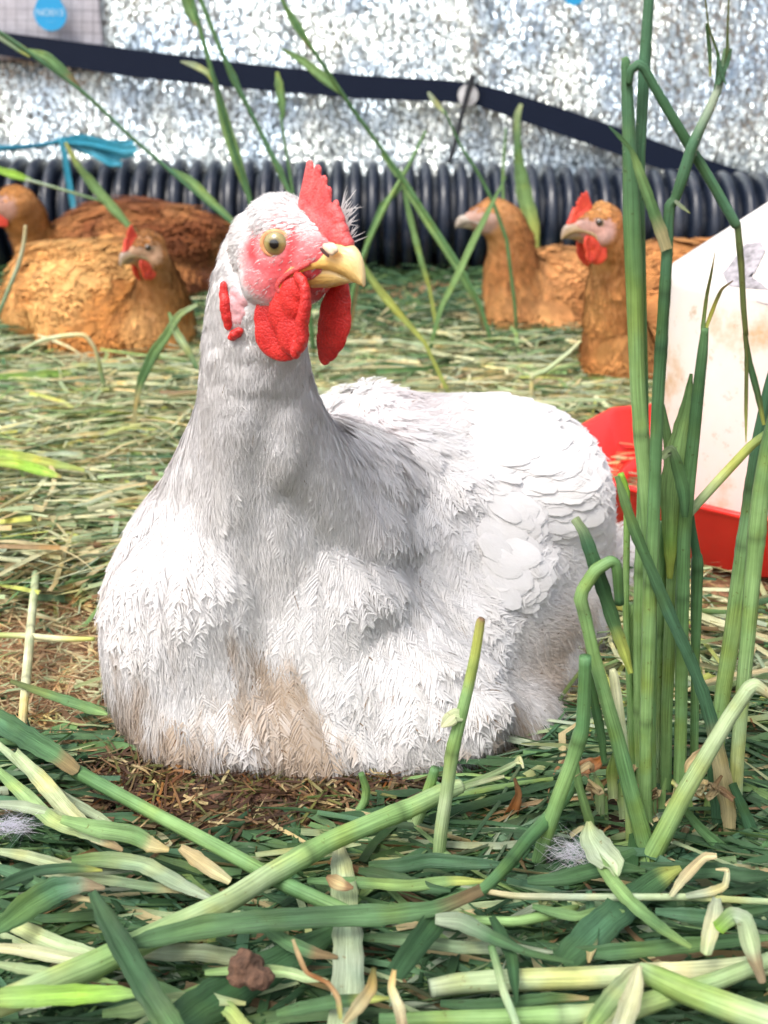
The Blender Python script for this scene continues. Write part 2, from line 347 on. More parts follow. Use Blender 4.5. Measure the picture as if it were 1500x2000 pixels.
# blue round tag and a second one at the top
M_TAG = plain('blue_plastic', (0.015, 0.30, 0.60), 0.4, 30, 0.05, 0)
M_PRINT = plain('white_print', (0.45, 0.66, 0.78), 0.6, 30, 0.05, 0)
def disc(name, c, r, th, mat, parent=None, drop=0.0, n=32):
    V = []; 
    for y in (c.y - th / 2, c.y + th / 2):
        for j in range(n):
            a = 2 * math.pi * j / n; s_ = 1 + drop * max(0, math.sin(a)) ** 3; V.append((c.x + r * math.cos(a) * (1 - drop * .3 * max(0, math.sin(a))), y, c.z + r * math.sin(a) * s_))
    F_ = [tuple(range(n)), tuple(range(2 * n - 1, n - 1, -1))] + [(j, j + n, (j + 1) % n + n, (j + 1) % n) for j in range(n)]
    return npmesh(name, V, F_, mat, smooth=False, parent=parent)
def text(body, c, size, mat, parent, name='lettering'):
    cu = bpy.data.curves.new(name, 'FONT'); cu.body = body; cu.size = size; cu.align_x = 'CENTER'; cu.align_y = 'CENTER'; cu.extrude = 0.0003
    ob = bpy.data.objects.new(name, cu); dg = bpy.context.evaluated_depsgraph_get(); COL.objects.link(ob); bpy.context.view_layer.update()
    me = bpy.data.meshes.new_from_object(ob.evaluated_get(bpy.context.evaluated_depsgraph_get())); bpy.data.objects.remove(ob)
    me.materials.clear(); me.materials.append(mat); o2 = link(bpy.data.objects.new(name, me), parent); o2.location = Vector(c) - parent.location; o2.rotation_euler = (math.radians(90), 0, 0); return o2
tc_ = P(98, 26, WY - 0.06)
tg = tag(empty('round_tag', tc_), 'round blue tag with faint white print hanging on the wire mesh', 'tag')
disc('disc', tc_, 0.0385, 0.003, M_TAG, tg, 0.45)
text('NO013', tc_ + Vector((0, -0.0023, 0.001)), 0.021, M_PRINT, tg); text('farm egg', tc_ + Vector((0, -0.0023, 0.019)), 0.010, M_PRINT, tg) if False else None
text('. . .', tc_ + Vector((0, -0.0023, -0.014)), 0.014, M_PRINT, tg)
tc2 = P(1122, -14, WY - 0.06); o = disc('round_tag', tc2, 0.027, 0.003, M_TAG, None, 0.2)
tag(o, 'blue tag cut off by the top edge of the picture above the foil', 'tag')
# black strap sagging across the foil
t = NT('webbing'); wv = t.n('ShaderNodeTexWave', wave_type='BANDS', bands_direction='Z'); wv.inputs['Scale'].default_value = 160; t.l(t.mapped('Object', (1, 1, 1)), wv.inputs['Vector'])
t.l(t.ramp(wv.outputs['Fac'], [(0.2, (0.004, 0.007, 0.018)), (0.8, (0.009, 0.016, 0.038))]), t.b.inputs['Base Color']); t.rough(0.75); t.bump(wv.outputs['Fac'], 0.4, 0.001); M_STRAP = t.m; t.b.inputs['Specular IOR Level'].default_value = 0.15
top = [(-700, -30), (-60, 50), (0, 62), (250, 95), (500, 126), (700, 146), (880, 157), (930, 163), (1000, 181), (1100, 212), (1200, 246), (1350, 300), (1500, 350), (1900, 480)]
bot = [(-700, 15), (-60, 95), (0, 108), (250, 150), (500, 176), (700, 193), (880, 200), (930, 206), (1000, 230), (1100, 265), (1200, 300), (1350, 352), (1500, 405), (1900, 540)]
V = []; n = len(top)
for dy in (0.0, 0.004):
    for (a, b), (c_, d) in zip(top, bot): V += [tuple(P(a, b, WY - 0.055 + dy)), tuple(P(c_, d, WY - 0.055 + dy))]
F_ = []
for i in range(n - 1):
    q = (2 * i, 2 * i + 1, 2 * i + 3, 2 * i + 2); F_ += [q, tuple(2 * n + x for x in q[::-1]), (2 * i, 2 * i + 2, 2 * n + 2 * i + 2, 2 * n + 2 * i), (2 * i + 1, 2 * n + 2 * i + 1, 2 * n + 2 * i + 3, 2 * i + 3)]
F_ += [(0, 2 * n, 2 * n + 1, 1), (2 * n - 2, 2 * n - 1, 4 * n - 1, 4 * n - 2)]
o = npmesh('black_strap', V, F_, M_STRAP, smooth=False); tag(o, 'wide black strap running across the foil wall and bending down to the right', 'strap')
M_BLACK = plain('black_rubber', (0.012, 0.014, 0.02), 0.5, 40, 0.2, 0)
ct = tag(empty('cable_tie', P(905, 240, WY - 0.075)), 'thin black cable tie over the strap above the pipe', 'cable tie')
pp = pathpts([(924, 146, 13), (913, 185, 11), (902, 225, 9), (890, 275, 9), (877, 320, 10)], WY - 0.075); V, F_, C, UV = tube(pp, np.zeros((len(pp), 3)), 6); npmesh('tail', V, F_, M_BLACK, parent=ct)
M_CLIP = plain('clear_button', (0.88, 0.88, 0.90), 0.25, 200, 0.3, 0.5, 0.002, metallic=0.5)
bt = tag(empty('button', P(914, 186, WY - 0.068)), 'shiny round clear button fixing the black strap under the cable tie', 'button')
disc('washer', P(914, 186, WY - 0.064), 0.0245, 0.004, M_CLIP, bt); disc('stud', P(917, 184, WY - 0.070), 0.012, 0.006, M_CLIP, bt)

# corrugated pipe along the foot of the wall: ribs are raised rings on one body
def build_pipe():
    root = tag(empty('corrugated_pipe', (0, 2.80, 0.0)), 'dark blue black corrugated drain pipe lying along the foot of the foil wall', 'pipe')
    R0, R1, pitch = 0.107, 0.134, 0.0415
    def axis(x): return np.array([x, 2.80 - 0.028 * (x - 0.1) ** 2 + 0.075 * (x > 0) * x * 0.0, 0.134 + 0.010 * max(0, -x) - 0.032 * max(0, x - 0.1)])
    sides = 40; a = np.linspace(0, 2 * math.pi, sides, endpoint=False)
    def ringset(xs, rs):
        V = np.concatenate([np.stack([np.full(sides, axis(x)[0]), axis(x)[1] + r * np.cos(a), axis(x)[2] + r * np.sin(a)], 1) for x, r in zip(xs, rs)]); F_ = []
        for i in range(len(xs) - 1):
            for j in range(sides): q = (j + 1) % sides; F_.append((i * sides + j, i * sides + q, (i + 1) * sides + q, (i + 1) * sides + j))
        return V, F_
    t = NT('pipe_plastic'); n = t.noise(18, 5, t.mapped('Object', (1, 1, 1))); n2 = t.noise(160, 4, t.mapped('Object', (1, 1, .3)))
    t.l(t.ramp(n, [(0.35, (0.005, 0.009, 0.020)), (0.58, (0.014, 0.020, 0.036)), (0.75, (0.06, 0.06, 0.07))]), t.b.inputs['Base Color']); t.b.inputs['Specular IOR Level'].default_value = 0.55
    t.l(t.ramp(n2, [(0.3, (0.22,) * 3), (0.7, (0.42,) * 3)]), t.b.inputs['Roughness']); t.bump(n2, 0.25, 0.001)
    xs = np.arange(-1.55, 1.75, 0.05); V, F_ = ringset(xs, [R0 - .004] * len(xs)); npmesh('pipe_wall', V, F_, t.m, parent=root)
    prof = [(-0.40, R0 - 0.002), (-0.35, R0 + 0.012), (-0.27, R1 - 0.005), (-0.15, R1), (0.0, R1 + 0.0015), (0.15, R1), (0.27, R1 - 0.005), (0.35, R0 + 0.012), (0.40, R0 - 0.002)]
    x = -1.52
    while x < 1.72:
        V, F_ = ringset([x + u * pitch for u, r in prof], [r * (1 + 0.006 * math.sin(x * 37) + random.uniform(-.006, .006)) for u, r in prof]); npmesh('rib', V, F_, t.m, parent=root); x += pitch
build_pipe()
# blue twine tied round the pipe, frayed end to the right
M_TWINE = leafy('blue_twine', 0.6, 0.15, 0.35, 0.3, (40, 3, 1))
PAL['twine'] = (0.03, 0.30, 0.46); PAL['twine2'] = (0.10, 0.45, 0.62); PAL['twine3'] = (0.02, 0.16, 0.28)
tw = tag(empty('blue_twine', P(120, 280, 2.62)), 'frayed light blue twine tied over the corrugated pipe on the left', 'twine')
def twine(name, pts, Y, cols, flat=False):
    pp = pathpts(pts, Y); c = colpath(cols, len(pp)); V, F_, C, UV = ribbon(pp, c, None, 0.4) if flat else tube(pp, c, 8); return npmesh(name, V, F_, M_TWINE, C, UV, parent=tw)
twine('cord', [(-80, 296, 11), (0, 290, 12), (60, 286, 9), (100, 280, 9), (125, 272, 12)], 2.62, ['twine', 'twine3', 'twine'])
twine('hanging_end', [(118, 274, 9), (126, 300, 12), (132, 340, 13), (140, 385, 12), (150, 440, 11)], 2.60, ['twine2', 'twine', 'twine2'], True)
for k, (w_, pts) in enumerate([(20, [(120, 274), (160, 272), (210, 283), (262, 282)]), (24, [(125, 278), (165, 288), (215, 302), (262, 296)]), (16, [(125, 278), (170, 285), (205, 308), (238, 322)]), (14, [(130, 276), (180, 298), (215, 318), (232, 318)]), (18, [(122, 275), (180, 278), (240, 292), (268, 290)])]):
    twine('frayed_strand', [(x, y, w_ * (0.45 if j == 0 else 1.0 if j in (1, 2) else 0.8)) for j, (x, y) in enumerate(pts)], 2.60 - k * 0.004, ['twine3', 'twine2', 'twine', 'twine2'] if k % 2 else ['twine', 'twine', 'twine2'], True)

# ================================================================== THE DRINKER: white tank on a red tray
def lathe_poly(name, prof, cx, cy, mat, nside, rot, parent, roundness=0.0, smooth=True, sub=1):
    """prof (r,z) revolved with nside corners; roundness 1 = circle"""
    N = nside * sub; V = []
    for r, z in prof:
        for j in range(N):
            a = rot + 2 * math.pi * j / N; loc = ((j / sub) % 1.0) - 0.0
            seg = math.pi / nside; aa = (2 * math.pi * (j % sub) / N) - seg; poly = math.cos(seg) / math.cos(aa)
            rr = r * (poly * (1 - roundness) + roundness); V.append((cx + rr * math.cos(a), cy + rr * math.sin(a), z))
    F_ = []
    for i in range(len(prof) - 1):
        for j in range(N): q = (j + 1) % N; F_.append((i * N + j, i * N + q, (i + 1) * N + q, (i + 1) * N + j))
    return npmesh(name, V, F_, mat, smooth=smooth, parent=parent)
FX, FY = 0.394, 1.095
def build_drinker():
    root = tag(empty('drinker', (FX, FY, 0)), 'white plastic poultry drinker tank standing in a red tray on the right', 'drinker')
    red = plain('red_plastic', (0.80, 0.035, 0.025), 0.32, 14, 0.12, 0.1, 0.001, spec=0.5, sss=0.2, ssr=(1, .1, .1), sscale=0.01)
    prof = [(0.115, 0.004), (0.19, 0.004), (0.196, 0.008), (0.208, 0.060), (0.212, 0.0635), (0.215, 0.066), (0.2135, 0.069), (0.209, 0.069), (0.205, 0.066), (0.1925, 0.014), (0.186, 0.010), (0.12, 0.010)]
    lathe_poly('tray', prof, FX, FY, red, 9, math.radians(208), root, 0.10, True, 6)
    # inner ring wall of the tray, seen under the tank
    lathe_poly('inner_rim', [(0.150, 0.010), (0.152, 0.030), (0.146, 0.031), (0.143, 0.012)], FX, FY, red, 24, 0, root, 1.0, True, 2)
    t = NT('white_tank_plastic'); v = t.mapped('Object', (1, 1, 1)); n = t.noise(9, 6, v, 0.65); n2 = t.noise(60, 5, v, 0.7)
    sp = t.n('ShaderNodeSeparateXYZ'); t.l(v, sp.inputs[0])
    base = t.mul(t.ramp(n, [(0.40, (0.70, 0.66, 0.63)), (0.56, (0.72, 0.65, 0.58)), (0.68, (0.56, 0.38, 0.22))]), t.ramp(n2, [(0.30, (0.72, 0.62, 0.5)), (0.40, (1, 1, 1)), (0.7, (1, 1, 1))]))
    t.l(base, t.b.inputs['Base Color']); t.rough(0.35); t.b.inputs['Subsurface Weight'].default_value = 0.25; t.b.inputs['Subsurface Radius'].default_value = (1, .9, .8); t.b.inputs['Subsurface Scale'].default_value = 0.01
    t.bump(n2, 0.12, 0.001)
    tank = lathe_poly('tank', [(0.120, 0.012), (0.122, 0.05), (0.1215, 0.235), (0.1205, 0.243), (0.116, 0.249), (0.030, 0.312), (0.024, 0.318), (0.0, 0.319)], FX, FY, t.m, 40, 0, root, 1.0, True, 2)
    # painted grey mark on the shoulder, lying on the cone
    ink = plain('grey_mark', (0.30, 0.28, 0.30), 0.7, 160, 0.5, 0)
    rust = plain('brown_stain', (0.48, 0.29, 0.15), 0.8, 120, 0.3, 0)
    def on_cone(px, py, lift):
        d = ray(px, py); best = None
        for k in range(4000):
            p = CAMV + d * (0.7 + k * 0.0002); r = math.hypot(p.x - FX, p.y - FY)
            zc = 0.249 + (0.116 - r) * (0.063 / 0.086) if r < 0.1185 else -1
            if (r < 0.1185 and p.z < zc) or (r < 0.1217 and p.z < 0.236):
                nrm = Vector(((p.x - FX) / max(r, 1e-4), (p.y - FY) / max(r, 1e-4), 1.2 if p.z > 0.24 else 0)).normalized(); return p + nrm * lift
        return None
    def decal(name, outline, mat, lift):
        cx = sum(q[0] for q in outline) / len(outline); cy = sum(q[1] for q in outline) / len(outline); V = []; F_ = []; K = 7; n = len(outline)
        dense = []
        for i in range(n):
            a, b = outline[i], outline[(i + 1) % n]
            for t_ in np.linspace(0, 1, 6, endpoint=False): dense.append((a[0] + (b[0] - a[0]) * t_ + random.uniform(-1, 1), a[1] + (b[1] - a[1]) * t_ + random.uniform(-1, 1)))
        n = len(dense)
        for k in range(1, K + 1):
            for q in dense:
                p = on_cone(cx + (q[0] - cx) * k / K, cy + (q[1] - cy) * k / K, lift)
                V.append(tuple(p) if p else None)
        if any(v is None for v in V): 
            last = next(v for v in V if v); V = [v if v else last for v in V]
        for k in range(K - 1):
            for i in range(n): F_.append((k * n + i, k * n + (i + 1) % n, (k + 1) * n + (i + 1) % n, (k + 1) * n + i))
        F_.append(tuple(range(n))); npmesh(name, V, F_, mat, parent=root)
    decal('printed_mark', [(1412, 535), (1455, 478), (1485, 472), (1496, 490), (1470, 508), (1456, 540), (1480, 566), (1530, 590), (1530, 602), (1480, 590), (1440, 566), (1424, 560)], ink, 0.0006)
build_drinker()

# ================================================================== THE HENS
def ico(sub=3):
    import bmesh
    bm = bmesh.new(); bmesh.ops.create_icosphere(bm, subdivisions=sub, radius=1.0); v = np.array([x.co[:] for x in bm.verts]); f = np.array([[q.index for q in x.verts] for x in bm.faces]); bm.free(); return v, f
ICO = ico(3)
def blob(ells, voxel, iters, fac=0.5, floor=None):
    """one continuous skin round a set of ellipsoids (centre, (rx, ry, rz), 3x3 or None)"""
    Vs = []; Fs = []; o = 0
    for c, r, R in ells:
        v = ICO[0] * np.array(r)
        if R is not None: v = v @ np.array(R).T
        Vs.append(v + np.array(c)); Fs.append(ICO[1] + o); o += len(v)
    me = bpy.data.meshes.new('tmp'); me.from_pydata(np.concatenate(Vs).tolist(), [], np.concatenate(Fs).tolist()); ob = link(bpy.data.objects.new('tmp', me))
    m = ob.modifiers.new('r', 'REMESH'); m.mode = 'VOXEL'; m.voxel_size = voxel
    m2 = ob.modifiers.new('s', 'SMOOTH'); m2.factor = fac; m2.iterations = iters
    bpy.context.view_layer.update(); ev = ob.evaluated_get(bpy.context.evaluated_depsgraph_get()); me2 = bpy.data.meshes.new_from_object(ev)
    n = len(me2.vertices); V = np.empty(n * 3, np.float32); me2.vertices.foreach_get('co', V); V = V.reshape(-1, 3).astype(float)
    k = len(me2.polygons); L = np.empty(len(me2.loops), np.int32); me2.loops.foreach_get('vertex_index', L); tot = np.empty(k, np.int32); me2.polygons.foreach_get('loop_total', tot)
    if (tot == 4).all(): Fq = L.reshape(-1, 4)
    else: Fq = [list(p.vertices) for p in me2.polygons]
    bpy.data.objects.remove(ob); bpy.data.meshes.remove(me); bpy.data.meshes.remove(me2)
    if floor is not None: V[:, 2] = np.maximum(V[:, 2], floor)
    return V, Fq
def vnormals(V, Fq):
    n = np.cross(V[Fq[:, 2]] - V[Fq[:, 0]], V[Fq[:, 3]] - V[Fq[:, 1]]); N = np.zeros_like(V)
    for k in range(4): np.add.at(N, Fq[:, k], n)
    return unit(N)
def relax(V, Fq, w, its):
    a = np.concatenate([Fq[:, 0], Fq[:, 1], Fq[:, 2], Fq[:, 3]]); b = np.concatenate([Fq[:, 1], Fq[:, 2], Fq[:, 3], Fq[:, 0]]); n = len(V)
    deg = np.maximum(np.bincount(a, minlength=n) + np.bincount(b, minlength=n), 1)[:, None]
    for _ in range(its):
        S = np.stack([np.bincount(a, V[b, k], n) + np.bincount(b, V[a, k], n) for k in range(3)], 1) / deg
        V = V + (S - V) * (w[:, None] * .8)
    return V
def sample(V, Fq, N, count, rng, wfun=None):
    a = np.linalg.norm(np.cross(V[Fq[:, 2]] - V[Fq[:, 0]], V[Fq[:, 3]] - V[Fq[:, 1]]), axis=1)
    if wfun is not None: a = a * wfun(V[Fq].mean(1))
    i = rng.choice(len(Fq), count, p=a / a.sum()); u = rng.random((count, 2)); q = Fq[i]
    w4 = np.stack([(1 - u[:, 0]) * (1 - u[:, 1]), u[:, 0] * (1 - u[:, 1]), u[:, 0] * u[:, 1], (1 - u[:, 0]) * u[:, 1]], 1)
    return np.einsum('nk,nkd->nd', w4, V[q]), unit(np.einsum('nk,nkd->nd', w4, N[q]))
FE_U = np.array([0, .35, .68, .9, 1.0]); FE_W = np.array([.45, 1, .9, .55, .1])
def feathers(p, n, d, L, W, lift, col, rng, strand=False, curl=0.25, side=0.12):
    """vectorised little cards: p root, n normal, d flow, all (k,3)"""
    k = len(p); d = d - (d * n).sum(1, keepdims=True) * n; d = unit(d); b = unit(np.cross(n, d)); ang = rng.normal(0, side, (k, 1)); d, b = d * np.cos(ang) + b * np.sin(ang), b * np.cos(ang) - d * np.sin(ang)
    if strand: U = np.array([0, .55, 1.0]); Wd = np.array([1, .75, .06]); vs = np.array([-1.0, 1.0]); cam_ = np.zeros(2)
    else: U, Wd, vs, cam_ = FE_U, FE_W, np.array([-1, 0, 1.0]), np.array([0.0, 1.0, 0.0])
    nu, nv = len(U), len(vs); up = lift[:, None] * U[None] * L[:, None] - curl * lift[:, None] * (U[None] ** 2) * L[:, None] * 1.2
    sidec = (rng.normal(0, .10, (k, 1)) * U[None] ** 2 * L[:, None])
    q = p[:, None] + d[:, None] * (L[:, None] * U[None])[..., None] + n[:, None] * up[..., None] + b[:, None] * sidec[..., None]     # k,nu,3
    V = q[:, :, None] + b[:, None, None] * (W[:, None, None] * 0.5 * Wd[None, :, None] * vs[None, None])[..., None] + n[:, None, None] * (W[:, None, None] * 0.03 * Wd[None, :, None] * cam_[None, None])[..., None]
    base = (np.arange(k) * nu * nv)[:, None, None]; iu = np.arange(nu - 1)[None, :, None]; iv = np.arange(nv - 1)[None, None]; a = base + iu * nv + iv
    Fq = np.stack([a, a + nv, a + nv + 1, a + 1], -1).reshape(-1, 4)
    C = np.repeat(col, nu * nv, axis=0); tipc = np.tile(np.repeat(0.97 + 0.03 * U, nv), k)[:, None]; C = C * tipc
    UV = np.stack([np.tile(np.tile((vs + 1) / 2, nu), k) + np.repeat(rng.random(k), nu * nv) * 8, np.tile(np.repeat(U, nv), k) + np.repeat(rng.random(k), nu * nv) * 9], 1)
    NN = unit(n[:, None, None] + b[:, None, None] * (vs * .22)[None, None, :, None] - d[:, None, None] * ((U - .6) * .25)[None, :, None, None] * -1 + rng.normal(0, .05, (k, 1, 1, 3)) + 0 * V).reshape(-1, 3)
    return V.reshape(-1, 3), Fq, C, UV, NN

def barbs(p, n, d, L, W, lift, col, rng, m=20, wid=.00045, curl=0.25):
    """soft vanes: every feather is a fan of fine barbs leaving its shaft"""
    k = len(p); d = unit(d - (d * n).sum(1, keepdims=True) * n); b = unit(np.cross(n, d)); ang = rng.normal(0, .12, (k, 1)); d, b = d * np.cos(ang) + b * np.sin(ang), b * np.cos(ang) - d * np.sin(ang)
    u0 = np.tile(np.linspace(.12, .93, m // 2), 2)[None] + rng.normal(0, .02, (k, m)); sg = np.repeat([-1.0, 1.0], m // 2)[None]
    u1 = np.minimum(u0 + .42 + .10 * rng.random((k, m)) - .22 * u0 ** 3, 1.06 + .05 * rng.random((k, m))); ww = .5 * np.sin(np.clip(u1, 0, 1.12) ** .8 * 2.55) ** .6 * (1 + rng.normal(0, .05, (k, m)))
    ww = np.nan_to_num(ww, nan=.15); um = (u0 + u1) / 2
    def at(u, side):
        up = lift[:, None] * u * L[:, None] - curl * lift[:, None] * u ** 2 * L[:, None] * 1.2 - .10 * np.abs(side) * W[:, None]
        return p[:, None] + d[:, None] * (L[:, None] * u)[..., None] + n[:, None] * up[..., None] + b[:, None] * (side * W[:, None])[..., None]
    A, M_, B_ = at(u0, sg * .02), at(um, sg * ww * .62), at(u1, sg * ww); tdir = unit(B_ - A); sd = np.cross(tdir, n[:, None]) * wid
    V = np.stack([A - sd, A + sd, M_ - sd * .9, M_ + sd * .9, B_ - sd * .12, B_ + sd * .12], 2); K = k * m; base = (np.arange(K) * 6)[:, None, None]; a = base + np.arange(2)[None, :, None] * 2
    Fq = np.stack([a, a + 1, a + 3, a + 2], -1).reshape(-1, 4); C = np.repeat(col * 1.0, m * 6, axis=0) * np.repeat(1 + rng.normal(0, .02, K), 6)[:, None]
    NN = unit(n[:, None, None] + b[:, None, None] * (sg * ww * .5)[:, :, None, None] + rng.normal(0, .06, (k, m, 1, 3)) + 0 * V).reshape(-1, 3)
    return V.reshape(-1, 3), Fq, C, np.zeros((K * 6, 2)) + np.repeat(rng.random((K, 2)) * 9, 6, axis=0), NN
def to_px(V):
    dz = V[:, 1] * CP + (CAM_H - V[:, 2]) * SP; up = V[:, 1] * SP + (V[:, 2] - CAM_H) * CP; return np.stack([750 + F * V[:, 0] / dz, 1000 - F * up / dz], 1)
def seg_dist(q, line):
    best = np.full(len(q), 1e9)
    for (a, b) in zip(line[:-1], line[1:]):
        a, b = np.array(a, float), np.array(b, float); t_ = np.clip(((q - a) @ (b - a)) / ((b - a) @ (b - a)), 0, 1); best = np.minimum(best, np.linalg.norm(q - a - t_[:, None] * (b - a), axis=1))
    return best
class Head:
    def __init__(s, O, theta, scale, mirror=False, pitch=0.0, roll=0.0):
        """O: point between the eyes; theta: turn of the beak from image right (or left when mirrored) towards the viewer"""
        sg = -1 if mirror else 1; c, sn = math.cos(theta), math.sin(theta)
        a = Vector((sg * c, -sn, 0)); sd = Vector((-sg * sn, -c, 0)); z = Vector((0, 0, 1))
        a2 = a * math.cos(pitch) - z * math.sin(pitch); z2 = z * math.cos(pitch) + a * math.sin(pitch)
        s3 = sd * math.cos(roll) + z2 * math.sin(roll); z3 = z2 * math.cos(roll) - sd * math.sin(roll)
        s.O = np.array(O); s.s = scale; s.M = np.array([a2, s3, z3])      # rows: forward, near side, up
    def w(s, q): return s.O + s.s * (np.asarray(q, float) @ s.M)
    def l(s, p): return ((np.asarray(p) - s.O) @ s.M.T) / s.s
# the white hen's head is the pattern for all heads, measured from the photo in her own head frame
WH = Head(P(569, 480, 0.60), math.radians(45), 1.0)
def HL(px, py, off=0.0):
    d = np.array(ray(px, py)); c = np.array(CAMV); sv = WH.M[1]; t_ = (off - (c - WH.O) @ sv) / (d @ sv); q = WH.l(c + d * t_); q[1] = off; return q
def E(h, q, r, R=None, sy=1.0):
    return (h.w(q), (r * h.s, r * h.s * sy, r * h.s), h.M.T)
def skull_ells(h):
    e = [E(h, HL(548, 455), 0.0208, sy=.95), E(h, HL(530, 484), 0.0240, sy=.96), E(h, HL(563, 492), 0.0245, sy=.86), E(h, HL(590, 478), 0.0185, sy=.82), E(h, HL(615, 497), 0.0175, sy=.82), E(h, HL(640, 500), 0.0135, sy=.8),
         E(h, HL(583, 535), 0.0180, sy=.85), E(h, HL(612, 528), 0.0120, sy=.85), E(h, HL(545, 530), 0.024, sy=.9), E(h, HL(664, 497), 0.0095, sy=.8), E(h, HL(605, 556), 0.0095, sy=.8), E(h, HL(640, 560), 0.0052, sy=.8)]
    for sg in (1, -1): e.append(E(h, HL(560, 545, 0) + np.array([0, sg * .010, 0]), 0.016))
    return e
def loft_beak(name, h, st, mat, parent, low=False, cols=None):
    V = []; C = []; K = 11; F_ = []; n = len(st)
    for i, (rx, rz, ex, ew, ez) in enumerate(st):
        for j in range(K):
            u = -1 + 2 * j / (K - 1); ph = abs(u); k = 1 - ph ** 2.2; ww = ew * (1 - (1 - abs(u)) ** 1.6) * (1 if u > 0 else -1) if False else ew * math.sin(u * math.pi / 2)
            V.append(h.w((ex + (rx - ex) * k, ww, ez + (rz - ez) * k))); t_ = i / (n - 1); C.append(cols(t_, k))
    for i in range(n - 1):
        for j in range(K - 1): F_.append((i * K + j, i * K + j + 1, (i + 1) * K + j + 1, (i + 1) * K + j))
        F_.append((i * K + K - 1, i * K, (i + 1) * K, (i + 1) * K + K - 1))
    F_.append(tuple(range(K))); F_.append(tuple((n - 1) * K + j for j in range(K)))
    uv = np.array([[(j % K) / K, (j // K) / n] for j in range(len(V))])
    return npmesh(name, np.array(V), F_, mat, np.array(C), uv, parent=parent)
def interp_st(st, m=5):
    st = np.array(st); return spline(st, m, 1.0)
UP_ST = []
for (rp, ep, off) in [((590, 515), (545, 564), .0178), ((600, 505), (556, 548), .0166), ((622, 488), (586, 532), .0138), ((645, 473), (616, 525), .0108), ((668, 471), (643, 527), .0084), ((686, 478), (664, 535), .0066), ((699, 492), (682, 546), .0046), ((707, 512), (695, 553), .0030), ((711, 536), (705, 558), .0016), ((711, 556), (709, 561), .0004)]:
    r = HL(*rp); e = HL(*ep, off); UP_ST.append((r[0], r[2], e[0], off, e[2]))
LO_ST = []
for (rp, ep, off) in [((590, 566), (556, 556), .0140), ((606, 568), (588, 534), .0118), ((630, 565), (616, 524), .0092), ((655, 560), (645, 528), .0070), ((678, 554), (668, 540), .0048), ((694, 552), (688, 550), .0024)]:
    r = HL(*rp); e = HL(*ep, off); LO_ST.append((r[0], r[2], e[0], off, e[2]))
def eye(h, parent, side, look, r=0.0076, at=(525, 476), off=0.0199, ring=True, matl=None, rough=False):
    q = HL(*at, off); loc = h.w((q[0], side * (off - r * 0.76), q[2])); d = unit(np.array([look, side * 1.0, 0.02]) @ h.M); V, F_ = ICO; z = Vector(d); rot = z.to_track_quat('Z', 'Y').to_matrix()
    me = npmesh('eye', (V * 1.0), F_.copy(), matl or M_EYE, parent=None); me.parent = parent; me.scale = (r * h.s,) * 3; me.rotation_euler = rot.to_euler(); me.location = Vector(loc) - parent.location
    # lids: a torus round the eyeball
    R0, r0 = r * 0.86 * h.s, r * 0.13 * h.s; n, m = 32, 10; V = []
    for i in range(n):
        a = 2 * math.pi * i / n; el = 1.0 + 0.06 * math.cos(2 * a)
        for j in range(m):
            b = 2 * math.pi * j / m; rr = R0 * el + r0 * (1.35 if ring else 1) * math.cos(b); V.append((rr * math.cos(a) * 1.03, rr * math.sin(a) * 0.98, r * .46 * h.s + r0 * math.sin(b)))
    F_ = [(i * m + j, ((i + 1) % n) * m + j, ((i + 1) % n) * m + (j + 1) % m, i * m + (j + 1) % m) for i in range(n) for j in range(m)]
    V = np.array(V) @ np.array(rot).T + np.array(loc); return npmesh('eyelid', V, F_, M_LID if ring else M_SKIN, np.tile([[.45, .32, .22]], (len(V), 1)), parent=parent)

def flesh_part(name, h, ells, mat, parent, vox=0.0008, it=6, wave=0.0):
    V, Fq = blob([(h.w(c), tuple(np.array(r) * h.s), (h.M.T @ np.array(R)) if R is not None else h.M.T) for c, r, R in ells], vox * max(h.s, .6) * (1 if h is WH else 1.8), it)
    return npmesh(name, V, Fq, mat, parent=parent)
def rotz(a): c, s_ = math.cos(a), math.sin(a); return np.array([[c, -s_, 0], [s_, c, 0], [0, 0, 1]])
def roty(a): c, s_ = math.cos(a), math.sin(a); return np.array([[c, 0, s_], [0, 1, 0], [-s_, 0, c]])
def chain(a, b, ra, rb, sy, n=7, sz=1.0):
    a, b = np.array(a), np.array(b); d = b - a; ang = math.atan2(d[0], d[2]); R = roty(ang); out = []
    for t_ in np.linspace(0, 1, n):
        r = ra + (rb - ra) * t_; out.append((a + d * t_, (r, r * sy, r * 1.5 * sz), R))
    return out
def comb_ells():
    e = []
    teeth = [((596, 400), (605, 324), 12, 5.0), ((608, 405), (621, 333), 11, 4.8), ((620, 420), (633, 353), 11, 4.6), ((632, 430), (642, 374), 11, 4.4), ((645, 440), (656, 400), 11, 4.4)]
    for a, b, wa, wb in teeth:
        A, B = HL(*a), HL(*b); e += chain(A, B, wa * .00041, wb * .00054, 0.50, 11, .8)
    for (x, y, r, t_) in [(607, 425, .0064, .0040), (619, 443, .0075, .0046), (632, 455, .0080, .0050), (645, 456, .0076, .0046), (655, 448, .0062, .0040), (660, 432, .0046, .0034), (667, 452, .0042, .0038), (672, 468, .0040, .0042), (660, 464, .0058, .0050), (680, 476, .0028, .0036), (654, 418, .0046, .0032), (640, 472, .0065, .006), (598, 400, .0040, .0032), (595, 385, .0030, .0026)]:
        e.append((HL(x, y), (r, t_, r * 1.15), None))
    return e
